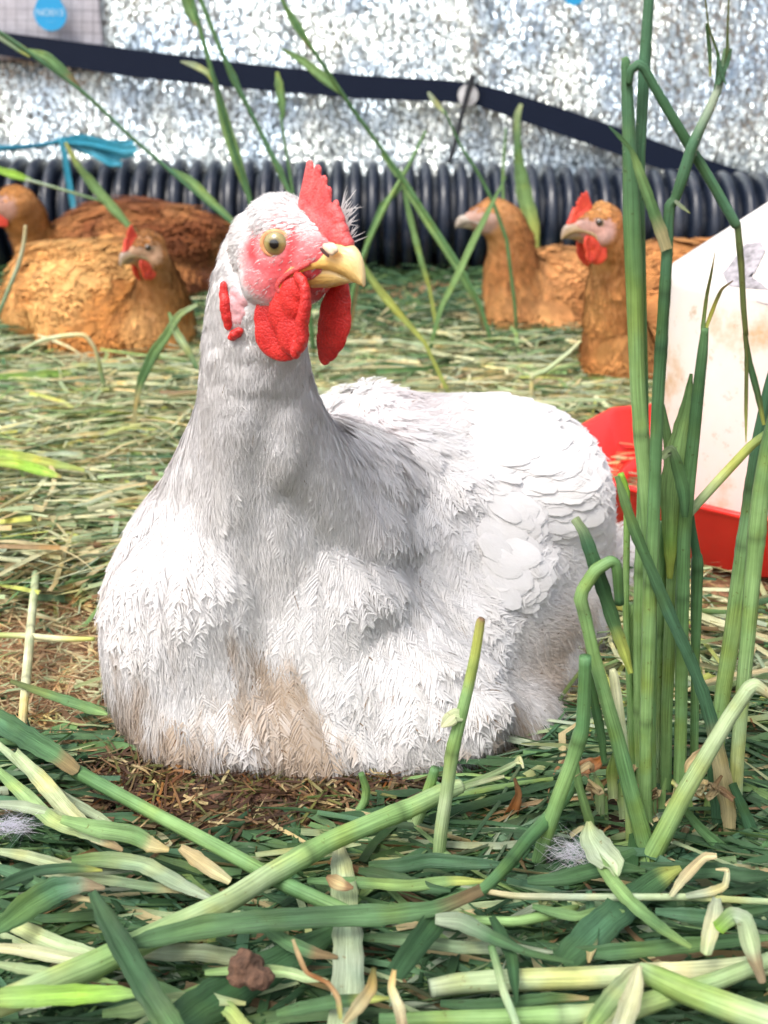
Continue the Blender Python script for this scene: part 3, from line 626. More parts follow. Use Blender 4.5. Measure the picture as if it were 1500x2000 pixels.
def wattle_ells(far=False, small=False):
    e = []
    if not far:
        R = rotz(math.radians(-24)); o = .0135
        for (x, y, rx, rz, th) in [(546, 655, .0150, .0140, .0030), (540, 625, .0135, .0150, .0032), (550, 675, .0120, .0088, .0026), (565, 610, .0120, .0150, .0034), (575, 580, .0085, .0120, .0040), (572, 650, .0095, .0125, .0030), (585, 566, .0050, .0065, .0034), (560, 590, .0100, .0110, .0036)]:
            e.append((HL(x, y, o), (rx, th, rz), R))
        for (x, y, r) in [(580, 541, .0020), (586, 545, .0024), (592, 552, .0026), (596, 566, .0028), (597, 580, .003), (597, 596, .0032), (594, 612, .0034), (590, 628, .0034), (589, 644, .0034), (590, 660, .0032), (586, 674, .003), (577, 686, .0030)]:
            e.append((HL(x, y, o + .0025), (r, r * 1.1, r * 1.5), R))
    else:
        R = rotz(math.radians(-12)); o = -.0125
        for (x, y, rx, rz, th) in [(660, 590, .0085, .0125, .0034), (655, 620, .0105, .0145, .0032), (649, 645, .0100, .0130, .0028), (641, 668, .0080, .0110, .0026), (634, 690, .0045, .0070, .0022), (664, 568, .0060, .0080, .0034)]:
            e.append((HL(x, y, o), (rx, th, rz), R))
    return e

def make_hen(name_label, body, h, tail_dir, colf, skinf, feather_mat, counts, size, root_loc, white=False, comb='full', wattle=1.0, group=None, vox=0.0022, beakcol=None, eyemat=None, seed=1, wing=None, smooth=12, flow=None, neck_z=None, relax_n=45, sculpt=None):
    rng = np.random.default_rng(seed); root = tag(empty('hen', root_loc), name_label, 'hen', group); sc_ = h.s
    V, Fq = blob(body + skull_ells(h), vox, smooth, floor=0.001)
    V = relax(V, Fq, sstep(np.linalg.norm(V - h.O, axis=1), .030 * sc_, .065 * sc_), relax_n); N = vnormals(V, Fq)
    if sculpt is not None: V = sculpt(V, N); N = vnormals(V, Fq)
    # lumps of plumage
    loc = h.l(V); facem = 1 - sstep(np.sqrt(((loc[:, 0] - .013) / .034) ** 2 + ((loc[:, 2] + .006) / .028) ** 2 + (loc[:, 1] / .06) ** 2), .72, 1.05)
    dist = np.linalg.norm(V - h.O, axis=1); bodyw = sstep(dist, .06 * sc_, .14 * sc_)
    V = V + N * ((bodyw * (0.0034 if white else .0016) * wob(V * [1, 1, .75], 42, seed, 2)) + (1 - bodyw) * .0006 * wob(V, 300, seed + 1, 2))[:, None]; V[:, 2] = np.maximum(V[:, 2], 0.001); N = vnormals(V, Fq)
    C = colf(V, np.random.default_rng(3), True); C = C * (1 - facem[:, None]) + skinf(loc, V) * facem[:, None]
    bd = npmesh('body', V, Fq, M_SKIN, C, parent=root)
    td = unit(np.array(tail_dir, float)); nz = neck_z if neck_z else h.O[2] - .07 * sc_
    def flowf(p, l):
        headw = 1 - sstep(np.linalg.norm(p - h.O, axis=1), .03 * sc_, .055 * sc_); neckw = sstep(p[:, 2], nz - .06 * sc_, nz + .02 * sc_); back = -h.M[0]
        up_f = np.array([0, 0, -1.0]); rearness = sstep((p - np.array(root_loc)) @ td, -.04 * sc_, .05 * sc_)
        b_ = up_f[None] * (1 - rearness * .8)[:, None] + td[None] * (rearness * 1.0 + .1)[:, None]
        f_ = b_ * (1 - neckw)[:, None] + np.array([[0, 0, -1.0]]) * neckw[:, None]
        return f_ * (1 - headw)[:, None] + (back * 1.0 + np.array([0, 0, -.55]))[None] * headw[:, None] + rng.normal(0, .05, p.shape)
    if flow is not None: flowf = flow
    def facef(p): l = h.l(p); f_ = 1 - sstep(np.sqrt(((l[:, 0] - .013) / .034) ** 2 + ((l[:, 2] + .006) / .028) ** 2 + (l[:, 1] / .06) ** 2), .80, 1.02); return f_ * (1 - .93 * sstep(l[:, 2] - .10 * l[:, 0], .004, .011))
    # cover feathers
    def sizef(p):
        d_ = np.linalg.norm(p - h.O, axis=1) / sc_; return 0.17 + 0.30 * sstep(d_, .035, .09) + .53 * sstep(d_, .10, .2)
    p, n = sample(V, Fq, N, counts[0], rng, lambda q: (1 - facef(q)) * ((.70 + .30 * wing(q)) if wing is not None else 1) * (1 / np.maximum(sizef(q), .3)) * (0.15 + sstep(q[:, 2], .0, .012)))
    s_ = sizef(p); lo = h.l(p); fl = flowf(p, lo); nk = 1 - sstep(s_, .5, .95)
    L = size * (0.75 + .45 * rng.random(len(p))) * s_; W = L * (0.68 - .34 * nk)
    if wing is not None: wf = wing(p); L = L * (1 + .55 * wf); W = W * (1 + .55 * wf)
    lift = (0.022 if white else .03) + (.045 if white else .05) * rng.random(len(p)); p0 = p - n * 0.0006 * sc_ - unit(fl) * (L * .3)[:, None]
    cf = colf(p, rng, False); cf = cf * (1 + (.0 if white else .16) * rng.normal(0, 1, (len(p), 1)))
    kp = wing(p) > .35 if wing is not None else np.ones(len(p), bool)
    kc = (1.04, 1.02) if white else (.86, .86)
    a = feathers((p0 + n * (.0010 if white else 0))[kp], n[kp], fl[kp], (L * kc[0])[kp], (W * kc[1])[kp], (lift * (1.0 if white else .6))[kp], (cf * (1.0 if white else .95))[kp], rng)
    if white: a = (a[0], a[1], colf(a[0], rng, True), a[3], a[4])
    else:
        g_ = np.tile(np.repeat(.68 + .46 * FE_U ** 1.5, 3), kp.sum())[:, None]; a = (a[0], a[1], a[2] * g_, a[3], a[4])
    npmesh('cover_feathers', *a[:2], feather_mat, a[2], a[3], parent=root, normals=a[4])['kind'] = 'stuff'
    a = barbs(p0 + n * .0003, n, fl, L * (1 + .08 * rng.random(len(p))), W * 1.08, lift, cf, rng, 18 if white else 6, .00044 if white else .0018)
    m_ = 18 if white else 6
    if white: a = (a[0], a[1], np.repeat(colf(a[0][2::6], np.random.default_rng(8), False), 6, 0), a[3], a[4])
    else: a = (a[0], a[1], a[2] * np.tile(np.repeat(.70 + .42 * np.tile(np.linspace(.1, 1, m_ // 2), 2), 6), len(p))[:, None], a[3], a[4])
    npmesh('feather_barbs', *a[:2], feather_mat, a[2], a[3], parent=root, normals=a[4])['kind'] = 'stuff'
    # down and hackle strands
    p, n = sample(V, Fq, N, counts[1], rng, lambda q: (1 - .86 * facef(q)) * ((1 - .75 * wing(q)) if wing is not None else 1) * (1.0 + (4.5 if white else 1.2) * (1 - sstep(np.linalg.norm(q - h.O, axis=1), .06 * sc_, .20 * sc_))))
    s_ = sizef(p); fc = facef(p); fl = flowf(p, h.l(p)); L = (.0125 if white else size * .5) * (0.6 + .8 * rng.random(len(p))) * (.35 + .65 * s_) * (1 - .30 * fc); W = np.full(len(p), .00042 if white else .0008) * (1 + rng.random(len(p))) * (1 - .2 * fc)
    cc = colf(p, rng, False) * ((1.03 + .04 * rng.random((len(p), 1))) if white else (0.9 + .15 * rng.random((len(p), 1))))
    a = feathers(p + n * ((.0018 if white else .0022) * s_ ** 2 - .0003)[:, None] * (1 if white else 1.3), n, fl, L, W, .07 + .22 * rng.random(len(p)) ** 2, cc, rng, True, .5, .22)
    npmesh('down', *a[:2], feather_mat, a[2], a[3], parent=root, normals=a[4])['kind'] = 'stuff'
    if white:      # ragged, clumped tips along the lower edge of the breast
        p, n = sample(V, Fq, N, 2600, rng, lambda q: sstep(-q[:, 2], -.060, -.012) * sstep(q[:, 2], .004, .010) * (q[:, 1] < .78))
        kk = 9; p = np.repeat(p, kk, 0) + rng.normal(0, .0012, (2600 * kk, 3)); n = np.repeat(n, kk, 0); fl = np.tile([[.12, 0, -1.0]], (len(p), 1)) + np.repeat(rng.normal(0, .28, (2600, 3)), kk, 0)
        L = np.repeat(.010 + .014 * rng.random(2600), kk) * rng.uniform(.7, 1.1, len(p)); cc = np.repeat(colf(p[::kk], rng, False) * rng.uniform(.72, 1.06, (2600, 1)), kk, 0)
        a = feathers(p, n, fl, L, np.full(len(p), .0007), .12 + .25 * np.repeat(rng.random(2600), kk), cc, rng, True, .5, .05)
        npmesh('ragged_tips', *a[:2], feather_mat, a[2], a[3], parent=root)['kind'] = 'stuff'
    # beak
    if white:
        flesh_part('gape_skin', h, [(HL(q[0], q[1], q[2] - .0006), (q[3] * .75, q[3] * .5, q[3] * .75), None) for q in spline([(545, 568, .0178, .0022), (541, 560, .0184, .0020), (546, 550, .0183, .0020), (553, 543, .0178, .0020), (562, 535, .0172, .0020), (572, 529, .0163, .0020), (582, 524, .0154, .0021), (592, 519, .0144, .0021), (602, 514, .0134, .0020)], 4)], M_COMB, root, .0005, 2)
        for sd in (1,): 
            flesh_part('nostril_flap', h, [(HL(642, 487, .0104), (.0046, .0018, .0024), roty(.45)), (HL(650, 484, .0096), (.0040, .0018, .0024), roty(.35))], M_BEAKP, root, .0005, 3)
            flesh_part('nostril', h, [(HL(634, 493, .0122), (.0040, .0012, .0009), roty(.55))], M_DARK, root, .0004, 1)
    bc = beakcol or (lambda t_, k: (0.84 - .02 * t_ * k, 0.50 + .10 * k * t_ + .06 * t_, 0.07 + .14 * k + .16 * t_))
    loft_beak('upper_beak', h, interp_st(UP_ST, 4), M_BEAK, root, cols=bc); loft_beak('lower_beak', h, interp_st(LO_ST, 4), M_BEAK, root, cols=lambda t_, k: tuple(np.array(bc(t_, 1 - k)) * [0.95, .93, .8]))
    for sd in (1, -1): eye(h, root, sd, 0.72 if sd > 0 else .3, r=.0076 if white else .0060, ring=white, matl=None if white else M_DEYE)
    if comb == 'full': flesh_part('comb', h, comb_ells(), M_COMB if white else M_BCOMB, root, .0006, 3)
    elif comb: flesh_part('comb', h, [(c * np.array([1, 1, 1]) + np.array([0, 0, 0]), tuple(np.array(r) * comb), R) for c, r, R in [((HL(640, 470) + (c_ - HL(640, 470)) * comb), r_, R_) for c_, r_, R_ in comb_ells()]], M_BCOMB, root)
    if wattle:
        for far in (False, True):
            pin = HL(590, 560, .0135 * (-1 if far else 1)); ee = [(pin + (c - pin) * wattle, tuple(np.array(r) * wattle), R) for c, r, R in wattle_ells(far)]
            flesh_part('wattle', h, ee, M_WATTLE if white else M_BCOMB, root)
    return root, (V, Fq, N)

# ---- white hen
def EP(px, py, Y, rpx, rpz=None, ry=None):
    p = P(px, py, Y); k = ppm(p); rpz = rpz or rpx; return (tuple(p), (rpx / k, (ry if ry else rpx / k), rpz / k), None)
wb = [EP(512, 515, .625, 92, 100), EP(500, 560, .628, 104, 100), EP(497, 610, .630, 112, 100), EP(497, 660, .632, 116, 100), EP(497, 710, .636, 118, 110), EP(500, 760, .640, 124, 110), EP(506, 810, .645, 136, 110, .046),
      EP(512, 860, .655, 156, 120, .050), EP(520, 910, .664, 186, 130, .054), EP(532, 970, .678, 214, 150, .062), EP(480, 1040, .682, 185, 160, .066), EP(870, 1380, .665, 120, 105, .055), EP(790, 1420, .65, 150, 100, .05), EP(620, 1440, .635, 150, 100, .045), EP(430, 1400, .640, 180, 110, .05), EP(980, 1390, .70, 110, 90, .05),
      EP(368, 1215, .675, 172, 215, .066), EP(345, 1290, .672, 150, 180, .060), EP(440, 1330, .665, 180, 165, .06), EP(430, 1130, .68, 190, 220, .07),
      EP(640, 1130, .692, 160, 190, .07), EP(440, 1300, .662, 190, 140, .055), EP(620, 1310, .662, 175, 140, .055), EP(790, 1320, .672, 160, 130, .055), EP(560, 1230, .675, 170, 160, .06), EP(690, 1270, .70, 180, 215, .075), EP(640, 1370, .665, 170, 140, .062), EP(820, 1240, .75, 200, 210, .085), EP(770, 1370, .69, 150, 125, .060),
      EP(620, 1000, .72, 190, 190, .08), EP(800, 1010, .80, 210, 180, .09), EP(900, 1120, .80, 220, 240, .09), EP(960, 1270, .78, 190, 190, .075),
      EP(960, 900, .86, 200, 115, .075), EP(840, 880, .88, 200, 105, .08), EP(1040, 1000, .84, 150, 170, .08), EP(1060, 1150, .84, 140, 200, .08), EP(720, 860, .86, 140, 100, .07),
      EP(1120, 1010, .88, 70, 130, .06), EP(1090, 1240, .82, 110, 150, .06), EP(1200, 1110, .93, 75, 95, .05), EP(1255, 1115, .97, 45, 55, .03)]
HEN_LOC = (0.02, 0.74, 0.0)
def white_col(p, rng, skin_):
    n = len(p); c = np.ones((n, 3)) * np.array([0.875, 0.862, 0.855]); c *= (1 - .03 * rng.random((n, 1)))
    frontness = sstep(-p[:, 1] , -.74, -.64); z = p[:, 2]; lf = sstep(-p[:, 0], .0, .09)
    st = sstep((.50 * wob(p * [1, 1, .4], 110, 21, 3) + .30 * wob(p * [1, 1, .2], 500, 22, 2) - .16) + (1 - z / (.024 + .090 * lf * frontness)), .05, 0.80)
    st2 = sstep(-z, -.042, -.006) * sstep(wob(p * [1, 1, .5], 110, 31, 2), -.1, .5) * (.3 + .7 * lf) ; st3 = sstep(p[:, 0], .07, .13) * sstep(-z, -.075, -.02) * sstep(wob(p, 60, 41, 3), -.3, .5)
    pk = sstep(wob(p * [1, 1, .6], 40, 51, 2), .1, .8) * sstep(z, .10, .16) * .35
    c = c * (1 - pk[:, None]) + c * np.array([1, .90, .92]) * pk[:, None]
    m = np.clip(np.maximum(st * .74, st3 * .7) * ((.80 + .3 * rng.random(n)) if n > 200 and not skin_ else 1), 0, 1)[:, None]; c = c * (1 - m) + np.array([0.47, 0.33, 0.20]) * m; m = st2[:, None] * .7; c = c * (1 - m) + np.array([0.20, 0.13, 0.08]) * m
    if not skin_ and n > 31000:
        spk = rng.random(n) < (.0015 + .012 * sstep(-z, -.09, -.02)); c[spk] = c[spk] * np.array([.40, .30, .22])
    return c
def white_skin(l, V):
    n = wob(V, 330, 5, 3)[:, None] * .5 + .5; red = np.array([0.62, 0.065, 0.075]); pink = np.array([0.76, 0.33, 0.34]); e = HL(526, 476, .0185)
    d = np.sqrt((l[:, 0] - e[0]) ** 2 + (l[:, 2] - e[2]) ** 2); lower = sstep(-l[:, 2], .004, .022)[:, None]; ring = (np.exp(-((d - .0125) / .0030) ** 2))[:, None]
    forehead = (sstep(l[:, 2], .004, .014) * sstep(d, .012, .018))[:, None]; gape = sstep(l[:, 0], .012, .03)[:, None] * .35
    m = np.clip(.22 + .40 * n + .75 * ring + .35 * lower + gape, 0, 1); c = pink * (1 - m) + red * m; return c * (1 - .8 * forehead) + np.array([.82, .72, .73]) * .8 * forehead
def wing_w(p): return sstep(p[:, 0], .05, .10) * sstep(p[:, 2], .05, .10) * (1 - sstep(np.linalg.norm(p - np.array(P(600, 900, .66)), axis=1), 0, .01) * 0)
def sculpt_white(V, N):
    q = to_px(V); front = sstep(-N[:, 1], .05, .45) * sstep(-V[:, 1], -.86, -.78) ; d = np.zeros(len(V))
    for line, dep, wd in [([(545, 790), (515, 880), (497, 980), (500, 1110), (520, 1250), (515, 1360)], .0075, 34), ([(560, 985), (640, 1062), (720, 1102), (800, 1112), (880, 1175), (925, 1260)], .0075, 26), ([(690, 860), (745, 955), (805, 1000), (835, 950), (880, 890)], .0055, 26),
                          ([(735, 1245), (800, 1235), (880, 1275), (900, 1340)], .004, 26), ([(580, 1320), (640, 1400), (740, 1430)], .004, 26), ([(330, 1000), (300, 1100), (290, 1200)], .003, 35), ([(860, 880), (920, 900), (1000, 860), (1080, 870)], .0035, 22), ([(905, 1010), (1010, 1060), (1130, 1050)], .0035, 24), ([(930, 1330), (1050, 1310), (1150, 1250)], .006, 30), ([(640, 830), (600, 930), (600, 1000)], .003, 24)]:
        d -= dep * .6 * np.exp(-(seg_dist(q, line) / (wd * 1.3)) ** 2)
    for x, y, r, h_ in [(650, 1190, 110, .003), (630, 1340, 120, .004), (800, 1400, 90, .005), (380, 1170, 100, .006), (360, 1330, 100, .004), (1000, 960, 110, .006), (870, 1060, 80, .004), (1050, 1180, 110, .004), (560, 900, 50, .003), (440, 1000, 60, .004)]:
        d += h_ * .75 * np.exp(-((q[:, 0] - x) ** 2 + (q[:, 1] - y) ** 2) / (r * r))
    V = V + N * (d * front)[:, None]; V[:, 2] = np.maximum(V[:, 2], .001); return V
hen, WB = make_hen('large white hen with yellow beak and tall red comb sitting in the foreground', wb, WH, (0.75, 0.5, -0.22), white_col, white_skin, M_FEATHER, (12000, 125000), 0.0205, HEN_LOC, white=True, seed=5, wing=wing_w, vox=0.0021, smooth=10, relax_n=220, sculpt=sculpt_white)

def surf(px, py, out=0.0):
    q = to_px(WB[0]); m = np.where((np.abs(q[:, 0] - px) < 5) & (np.abs(q[:, 1] - py) < 5))[0]; k = m[np.argmin(WB[0][m, 1])]; return WB[0][k] + WB[2][k] * out
def ear():
    e = []
    for x, y, r in [(431, 566, .0022), (431, 575, .0026), (432, 588, .0029), (433, 602, .0030), (435, 616, .0029), (437, 630, .0024)]: e.append((tuple(surf(x + 9, y, .0016)), (r * 1.05, r * .8, r * 1.7), None))
    V, Fq = blob(e, .0005, 10); npmesh('ear_lobe', V, Fq, M_WATTLE, parent=hen); e = []
    for x, y, r in [(452, 654, .0020), (459, 650, .0026), (466, 645, .0020)]: e.append((tuple(surf(x, y, .0015)), (r * 1.4, r, r), None))
    V, Fq = blob(e, .0006, 4); npmesh('ear_lobe', V, Fq, M_WATTLE, parent=hen)
    e = [(tuple(surf(x, y, -.0050)), (r, r, r), None) for x, y, r in [(455, 572, .0062), (452, 590, .0064), (458, 607, .0066), (457, 624, .0062), (470, 590, .0060), (472, 612, .0058)]]; V, Fq = blob(e, .0008, 6)
    npmesh('ear_patch', V, Fq, M_SKIN, np.tile([[.78, .42, .44]], (len(V), 1)) * (.85 + .2 * (wob(V, 500, 3)[:, None] * .5 + .5)), parent=hen)
ear()
def spikes():
    rg3 = np.random.default_rng(6); base = np.array([WH.w(HL(666 + 10 * t_, 405 + 75 * t_, -.006)) for t_ in rg3.random(38)]); d = np.tile((WH.M[2] * .75 + WH.M[0] * .55 - WH.M[1] * .35)[None], (38, 1)) + rg3.normal(0, .32, (38, 3))
    n = np.tile(np.array([[0, -1.0, .1]]), (38, 1)); a = feathers(base, n, d, rg3.uniform(.006, .0125, 38), np.full(38, .0007), np.full(38, .05), np.tile([[.88, .87, .86]], (38, 1)), rg3, True, .4, .2)
    npmesh('comb_bristles', *a[:2], M_FEATHER, a[2], a[3], parent=hen)['kind'] = 'stuff'
spikes()
# ---- brown hens
def brown(base, dark, light, dk=0.0, neck=None, hO=None):
    base, dark, light = map(np.array, (base, dark, light))
    def f(p, rng, skin_):
        n = len(p); a = (wob(p * [1, 1, 1.3], 34, 61, 3) * .5 + .5)[:, None]; b = (wob(p, 90, 62, 2) * .5 + .5)[:, None]
        c = base * (1 - sstep(a, .3, .8) * .9) + light * sstep(a, .3, .8) * .9; m = np.clip(sstep(b, .55, .85) * .30 + (0 if skin_ else .30) * rng.random((n, 1)) ** 2 + dk, 0, 1); c = c * (1 - m) + dark * m
        if neck is not None:
            d = np.linalg.norm(p - np.array(hO), axis=1); k = (1 - sstep(d, .07, .15))[:, None]; c = c * (1 - k) + (np.array(neck) * (.8 + .4 * b)) * k
        return c * (.9 + .2 * rng.random((n, 1)))
    return f
def brown_skin(col, red=0.3):
    def f(l, V):
        n = (wob(V, 260, 5, 3) * .5 + .5)[:, None]; c = np.array(col) * (.7 + .5 * n); r = np.array([.55, .14, .08]); m = np.clip(red * (.4 + n), 0, 1); return c * (1 - m) + r * m
    return f
bbeak = lambda t_, k: (0.42 - .10 * k, 0.30 - .06 * k, 0.14 + .06 * k)
hb = Head(P(281, 484, 1.80), math.radians(55), 1.0, True, 0.15)
bB = [EP(298, 508, 1.815, 36, 36), EP(305, 535, 1.83, 42, 42), EP(312, 570, 1.85, 52, 50), EP(308, 612, 1.87, 70, 62), EP(295, 645, 1.87, 88, 50), EP(185, 595, 2.0, 150, 100), EP(110, 610, 2.02, 100, 88), EP(62, 605, 2.06, 60, 72),
      EP(205, 560, 2.0, 110, 82), EP(240, 655, 1.92, 120, 48), EP(170, 660, 1.92, 90, 50), EP(130, 540, 2.02, 95, 62), EP(210, 615, 1.93, 85, 55)]
make_hen('golden brown hen with orange comb resting in the hay on the left', bB, hb, (-0.9, 0.35, -0.1), brown((.54, .23, .06), (.22, .085, .03), (.80, .47, .18), 0, (.38, .165, .055), hb.O), brown_skin((.50, .33, .20), .15), M_BROWNF, (4600, 6000), 0.040, (0.02 + P(200, 690, 1.93).x, 1.95, 0), comb=.95, wattle=.75, group='brown hens resting along the pipe', vox=.0035, smooth=7, beakcol=bbeak, seed=12)
ha = Head(P(18, 396, 2.22), math.radians(15), 1.15, True, 0.1)
bA = [EP(34, 402, 2.23, 42, 40), EP(48, 425, 2.25, 46, 46), EP(62, 465, 2.27, 44, 50), EP(82, 510, 2.3, 50, 56), EP(120, 520, 2.32, 60, 62), EP(250, 475, 2.38, 135, 72), EP(330, 475, 2.38, 105, 62), EP(185, 505, 2.34, 110, 80), EP(390, 470, 2.42, 60, 42), EP(435, 465, 2.45, 32, 22), EP(285, 555, 2.35, 140, 75), EP(370, 560, 2.36, 75, 60)]
make_hen('dark backed brown hen behind the golden one, head cut by the left edge', bA, ha, (1, 0.12, 0.05), brown((.25, .080, .030), (.07, .024, .012), (.50, .22, .08), 0, (.47, .21, .065), ha.O), brown_skin((.33, .20, .15), .1), M_BROWNF, (3600, 5000), 0.050, (P(250, 560, 2.38).x, 2.38, 0), comb=.45, wattle=.5, group='brown hens resting along the pipe', vox=.004, smooth=6, beakcol=bbeak, seed=13)
hc = Head(P(952, 420, 2.05), math.radians(6), 1.08, True, 0.12)
bC = [EP(968, 424, 2.055, 42, 36), EP(985, 440, 2.06, 44, 44), EP(998, 475, 2.07, 48, 48), EP(1000, 520, 2.08, 56, 52), EP(1000, 565, 2.08, 60, 58), EP(1080, 575, 2.14, 105, 82), EP(1130, 590, 2.17, 95, 82), EP(1003, 610, 2.07, 58, 52), EP(1060, 625, 2.10, 95, 48), EP(1190, 590, 2.2, 60, 60)]
make_hen('orange brown hen without a comb facing left in front of the pipe', bC, hc, (1, 0.2, 0.0), brown((.52, .225, .080), (.30, .115, .045), (.64, .32, .125)), brown_skin((.48, .32, .26), .12), M_BROWNF, (4200, 6000), 0.039, (P(1070, 640, 2.1).x, 2.12, 0), comb=.3, wattle=0, group='brown hens resting along the pipe', vox=.0038, smooth=6, beakcol=lambda t_, k: (.40, .34, .30), seed=14)
hd = Head(P(1166, 436, 1.56), math.radians(22), 1.02, True, 0.08)
bD = [EP(1183, 452, 1.57, 38, 36), EP(1192, 480, 1.58, 42, 42), EP(1195, 520, 1.6, 46, 46), EP(1194, 565, 1.61, 56, 50), EP(1194, 615, 1.62, 60, 60), EP(1202, 680, 1.63, 68, 78), EP(1222, 735, 1.63, 72, 56), EP(1275, 680, 1.7, 80, 88), EP(1290, 600, 1.77, 80, 82), EP(1300, 535, 1.84, 66, 62), EP(1345, 510, 1.92, 44, 34), EP(1340, 640, 1.8, 85, 92), EP(1385, 500, 1.97, 30, 20)]
make_hen('brown hen with bright red comb and wattles just left of the drinker', bD, hd, (0.75, 0.6, 0.1), brown((.54, .235, .078), (.30, .115, .045), (.68, .35, .13)), brown_skin((.50, .33, .28), .2), M_BROWNF, (5000, 6500), 0.037, (P(1250, 720, 1.66).x, 1.68, 0), comb='full', wattle=.85, group='brown hens resting along the pipe', vox=.0034, smooth=6, beakcol=bbeak, seed=15)

# ================================================================== CUT GRASS LYING ON THE GROUND
def clippings(name, n, x0, x1, y0, y1, rng, L, W, pile, palette, probs, keep=None, heading=0.0, spread=1.0, segs=5, lift=0.0, along=None, fold=.35, zmax=.04):
    xs = rng.uniform(x0, x1, n * 3); ys = rng.uniform(y0, y1, n * 3)
    vis = np.abs(xs) < .06 + ys * .40
    k_ = keep(xs, ys) if keep is not None else np.ones(n * 3)
    ok = vis & (rng.random(n * 3) < k_); xs, ys = xs[ok][:n], ys[ok][:n]; n = len(xs)
    near_b = bare(xs, ys) > .15
    ln = rng.uniform(L[0], L[1], n) * (1 - .5 * near_b); wd = rng.uniform(W[0], W[1], n) * .5; hd = heading + rng.normal(0, spread, n) + (rng.random(n) < .5) * math.pi
    kink = rng.normal(0, .12, (n, segs)) * 1.0; big = rng.random(n) < .25; kp = rng.integers(1, segs, n); kink[np.arange(n)[big], kp[big] - 1 + 0] += rng.normal(0, .9, big.sum())
    ang = hd[:, None] + np.cumsum(kink, 1); pit = rng.normal(lift, .13, (n, 1)) + np.cumsum(rng.normal(0, .09, (n, segs)), 1); pit[big] += 0
    st = ln[:, None] / segs; dx = np.cumsum(np.cos(ang) * np.cos(pit) * st, 1); dy = np.cumsum(np.sin(ang) * np.cos(pit) * st, 1); dz = np.cumsum(np.sin(pit) * st, 1)
    z0 = np.zeros((n, 1)); X = xs[:, None] + np.concatenate([z0, dx], 1) - dx[:, -1:] / 2; Y = ys[:, None] + np.concatenate([z0, dy], 1) - dy[:, -1:] / 2; Z = np.concatenate([z0, dz], 1)
    Z = Z - Z.min(1, keepdims=True); Z = zmax * np.tanh(Z / zmax); ph = pile(xs, ys); Z = Z + (gh(xs, ys) + .001 + ph * rng.random(n) ** .8)[:, None]; Z = np.maximum(Z, gh(X, Y) + .0015)
    C = np.stack([X, Y, Z], -1); T = unit(np.gradient(C, axis=1)); roll = rng.normal(0, .7, n)
    up = np.stack([np.zeros(n), np.sin(roll), np.cos(roll)], -1)[:, None]; B = unit(np.cross(T, up)); Nn = np.cross(B, T); tw = (rng.normal(0, .5, (n, 1)) * np.linspace(-1, 1, segs + 1))[..., None]
    B2 = B * np.cos(tw) + Nn * np.sin(tw); N2 = Nn * np.cos(tw) - B * np.sin(tw)
    prof = np.ones((n, segs + 1)); tip = rng.random(n) < .7; u = np.linspace(0, 1, segs + 1); prof[tip] = (1 - u[None] ** 3 * .92) * (0.75 + .25 * u[None] * 0 + .25)
    vs = np.array([-1, 0, 1.0]); hs = np.array([fold, 0, fold]); sgn = np.where(rng.random(n) < .5, 1, -1)[:, None, None, None]
    V = C[:, :, None] + B2[:, :, None] * (wd[:, None, None] * prof[:, :, None] * vs)[..., None] + N2[:, :, None] * sgn * (wd[:, None, None] * prof[:, :, None] * hs)[..., None]
    pal = np.array([PAL[q] for q in palette]); ci = rng.choice(len(pal), n, p=np.array(probs) / sum(probs)); c = pal[ci] * rng.uniform(.75, 1.25, (n, 1)) ; ci2 = rng.choice(len(pal), n, p=np.array(probs) / sum(probs))
    c2 = c * .65 + pal[ci2] * .35; cc = c[:, None] * (1 - u[None, :, None]) + c2[:, None] * u[None, :, None]; cc = np.repeat(cc[:, :, None], 3, axis=2)
    base = (np.arange(n) * (segs + 1) * 3)[:, None, None]; a = base + np.arange(segs)[None, :, None] * 3 + np.arange(2)[None, None]; Fq = np.stack([a, a + 1, a + 4, a + 3], -1).reshape(-1, 4)
    UV = np.stack([np.broadcast_to(np.array([0, .5, 1.0])[None, None], (n, segs + 1, 3)) + rng.random((n, 1, 1)) * 5, np.broadcast_to((u[None, :] * ln[:, None] * 20)[..., None], (n, segs + 1, 3)) + rng.random((n, 1, 1)) * 7], -1)
    return tag(npmesh(name, V.reshape(-1, 3), Fq, M_GRASS, cc.reshape(-1, 3), UV.reshape(-1, 2)), kind='stuff')
def ell(x, y, cx, cy, rx, ry, soft=.35): d = np.sqrt(((x - cx) / rx) ** 2 + ((y - cy) / ry) ** 2); return 1 - sstep(d, 1 - soft, 1 + soft)
gA = G(110, 1260); gA2 = G(170, 1080); gB = G(470, 1570); gC = G(120, 1420)
gT = G(1290, 1640)
def bare(x, y): return np.clip(.75 * ell(x, y, gT.x, gT.y, .075, .05) + .97 * ell(x, y, gA.x, gA.y, .105, .095) + .7 * ell(x, y, gA2.x - .0, gA2.y, .07, .06) + 1.0 * ell(x, y, gB.x, gB.y, .10, .045) + .75 * ell(x, y, gC.x, gC.y, .09, .05), 0, 1)
under_tray = lambda x, y: (np.hypot(x - 0.394, y - 1.095) < .235) * 1.0
under_hen = lambda x, y: np.maximum(ell(x, y, .03, .73, .15, .10), .9 * ell(x, y, -.02, .635, .13, .055))
dens = lambda x, y: (1 - under_tray(x, y)) * (1 - .75 * ell(x, y, .40, .88, .22, .08)) * np.clip(1 - bare(x, y), 0, 1) * (1 - .9 * under_hen(x, y))
pile = lambda x, y: (.006 + .020 * (.5 + .5 * wob(np.stack([x, y, 0 * x], 1), 9, 77, 2)) ** 1.3) * (1 - .9 * bare(x, y)) * (1 - under_hen(x, y)) * (1 - .8 * ell(x, y, .40, .98, .28, .22))
rg = np.random.default_rng(101)
green = ['dark', 'deep', 'blue', 'mid', 'light', 'pale', 'grey', 'straw', 'brown']
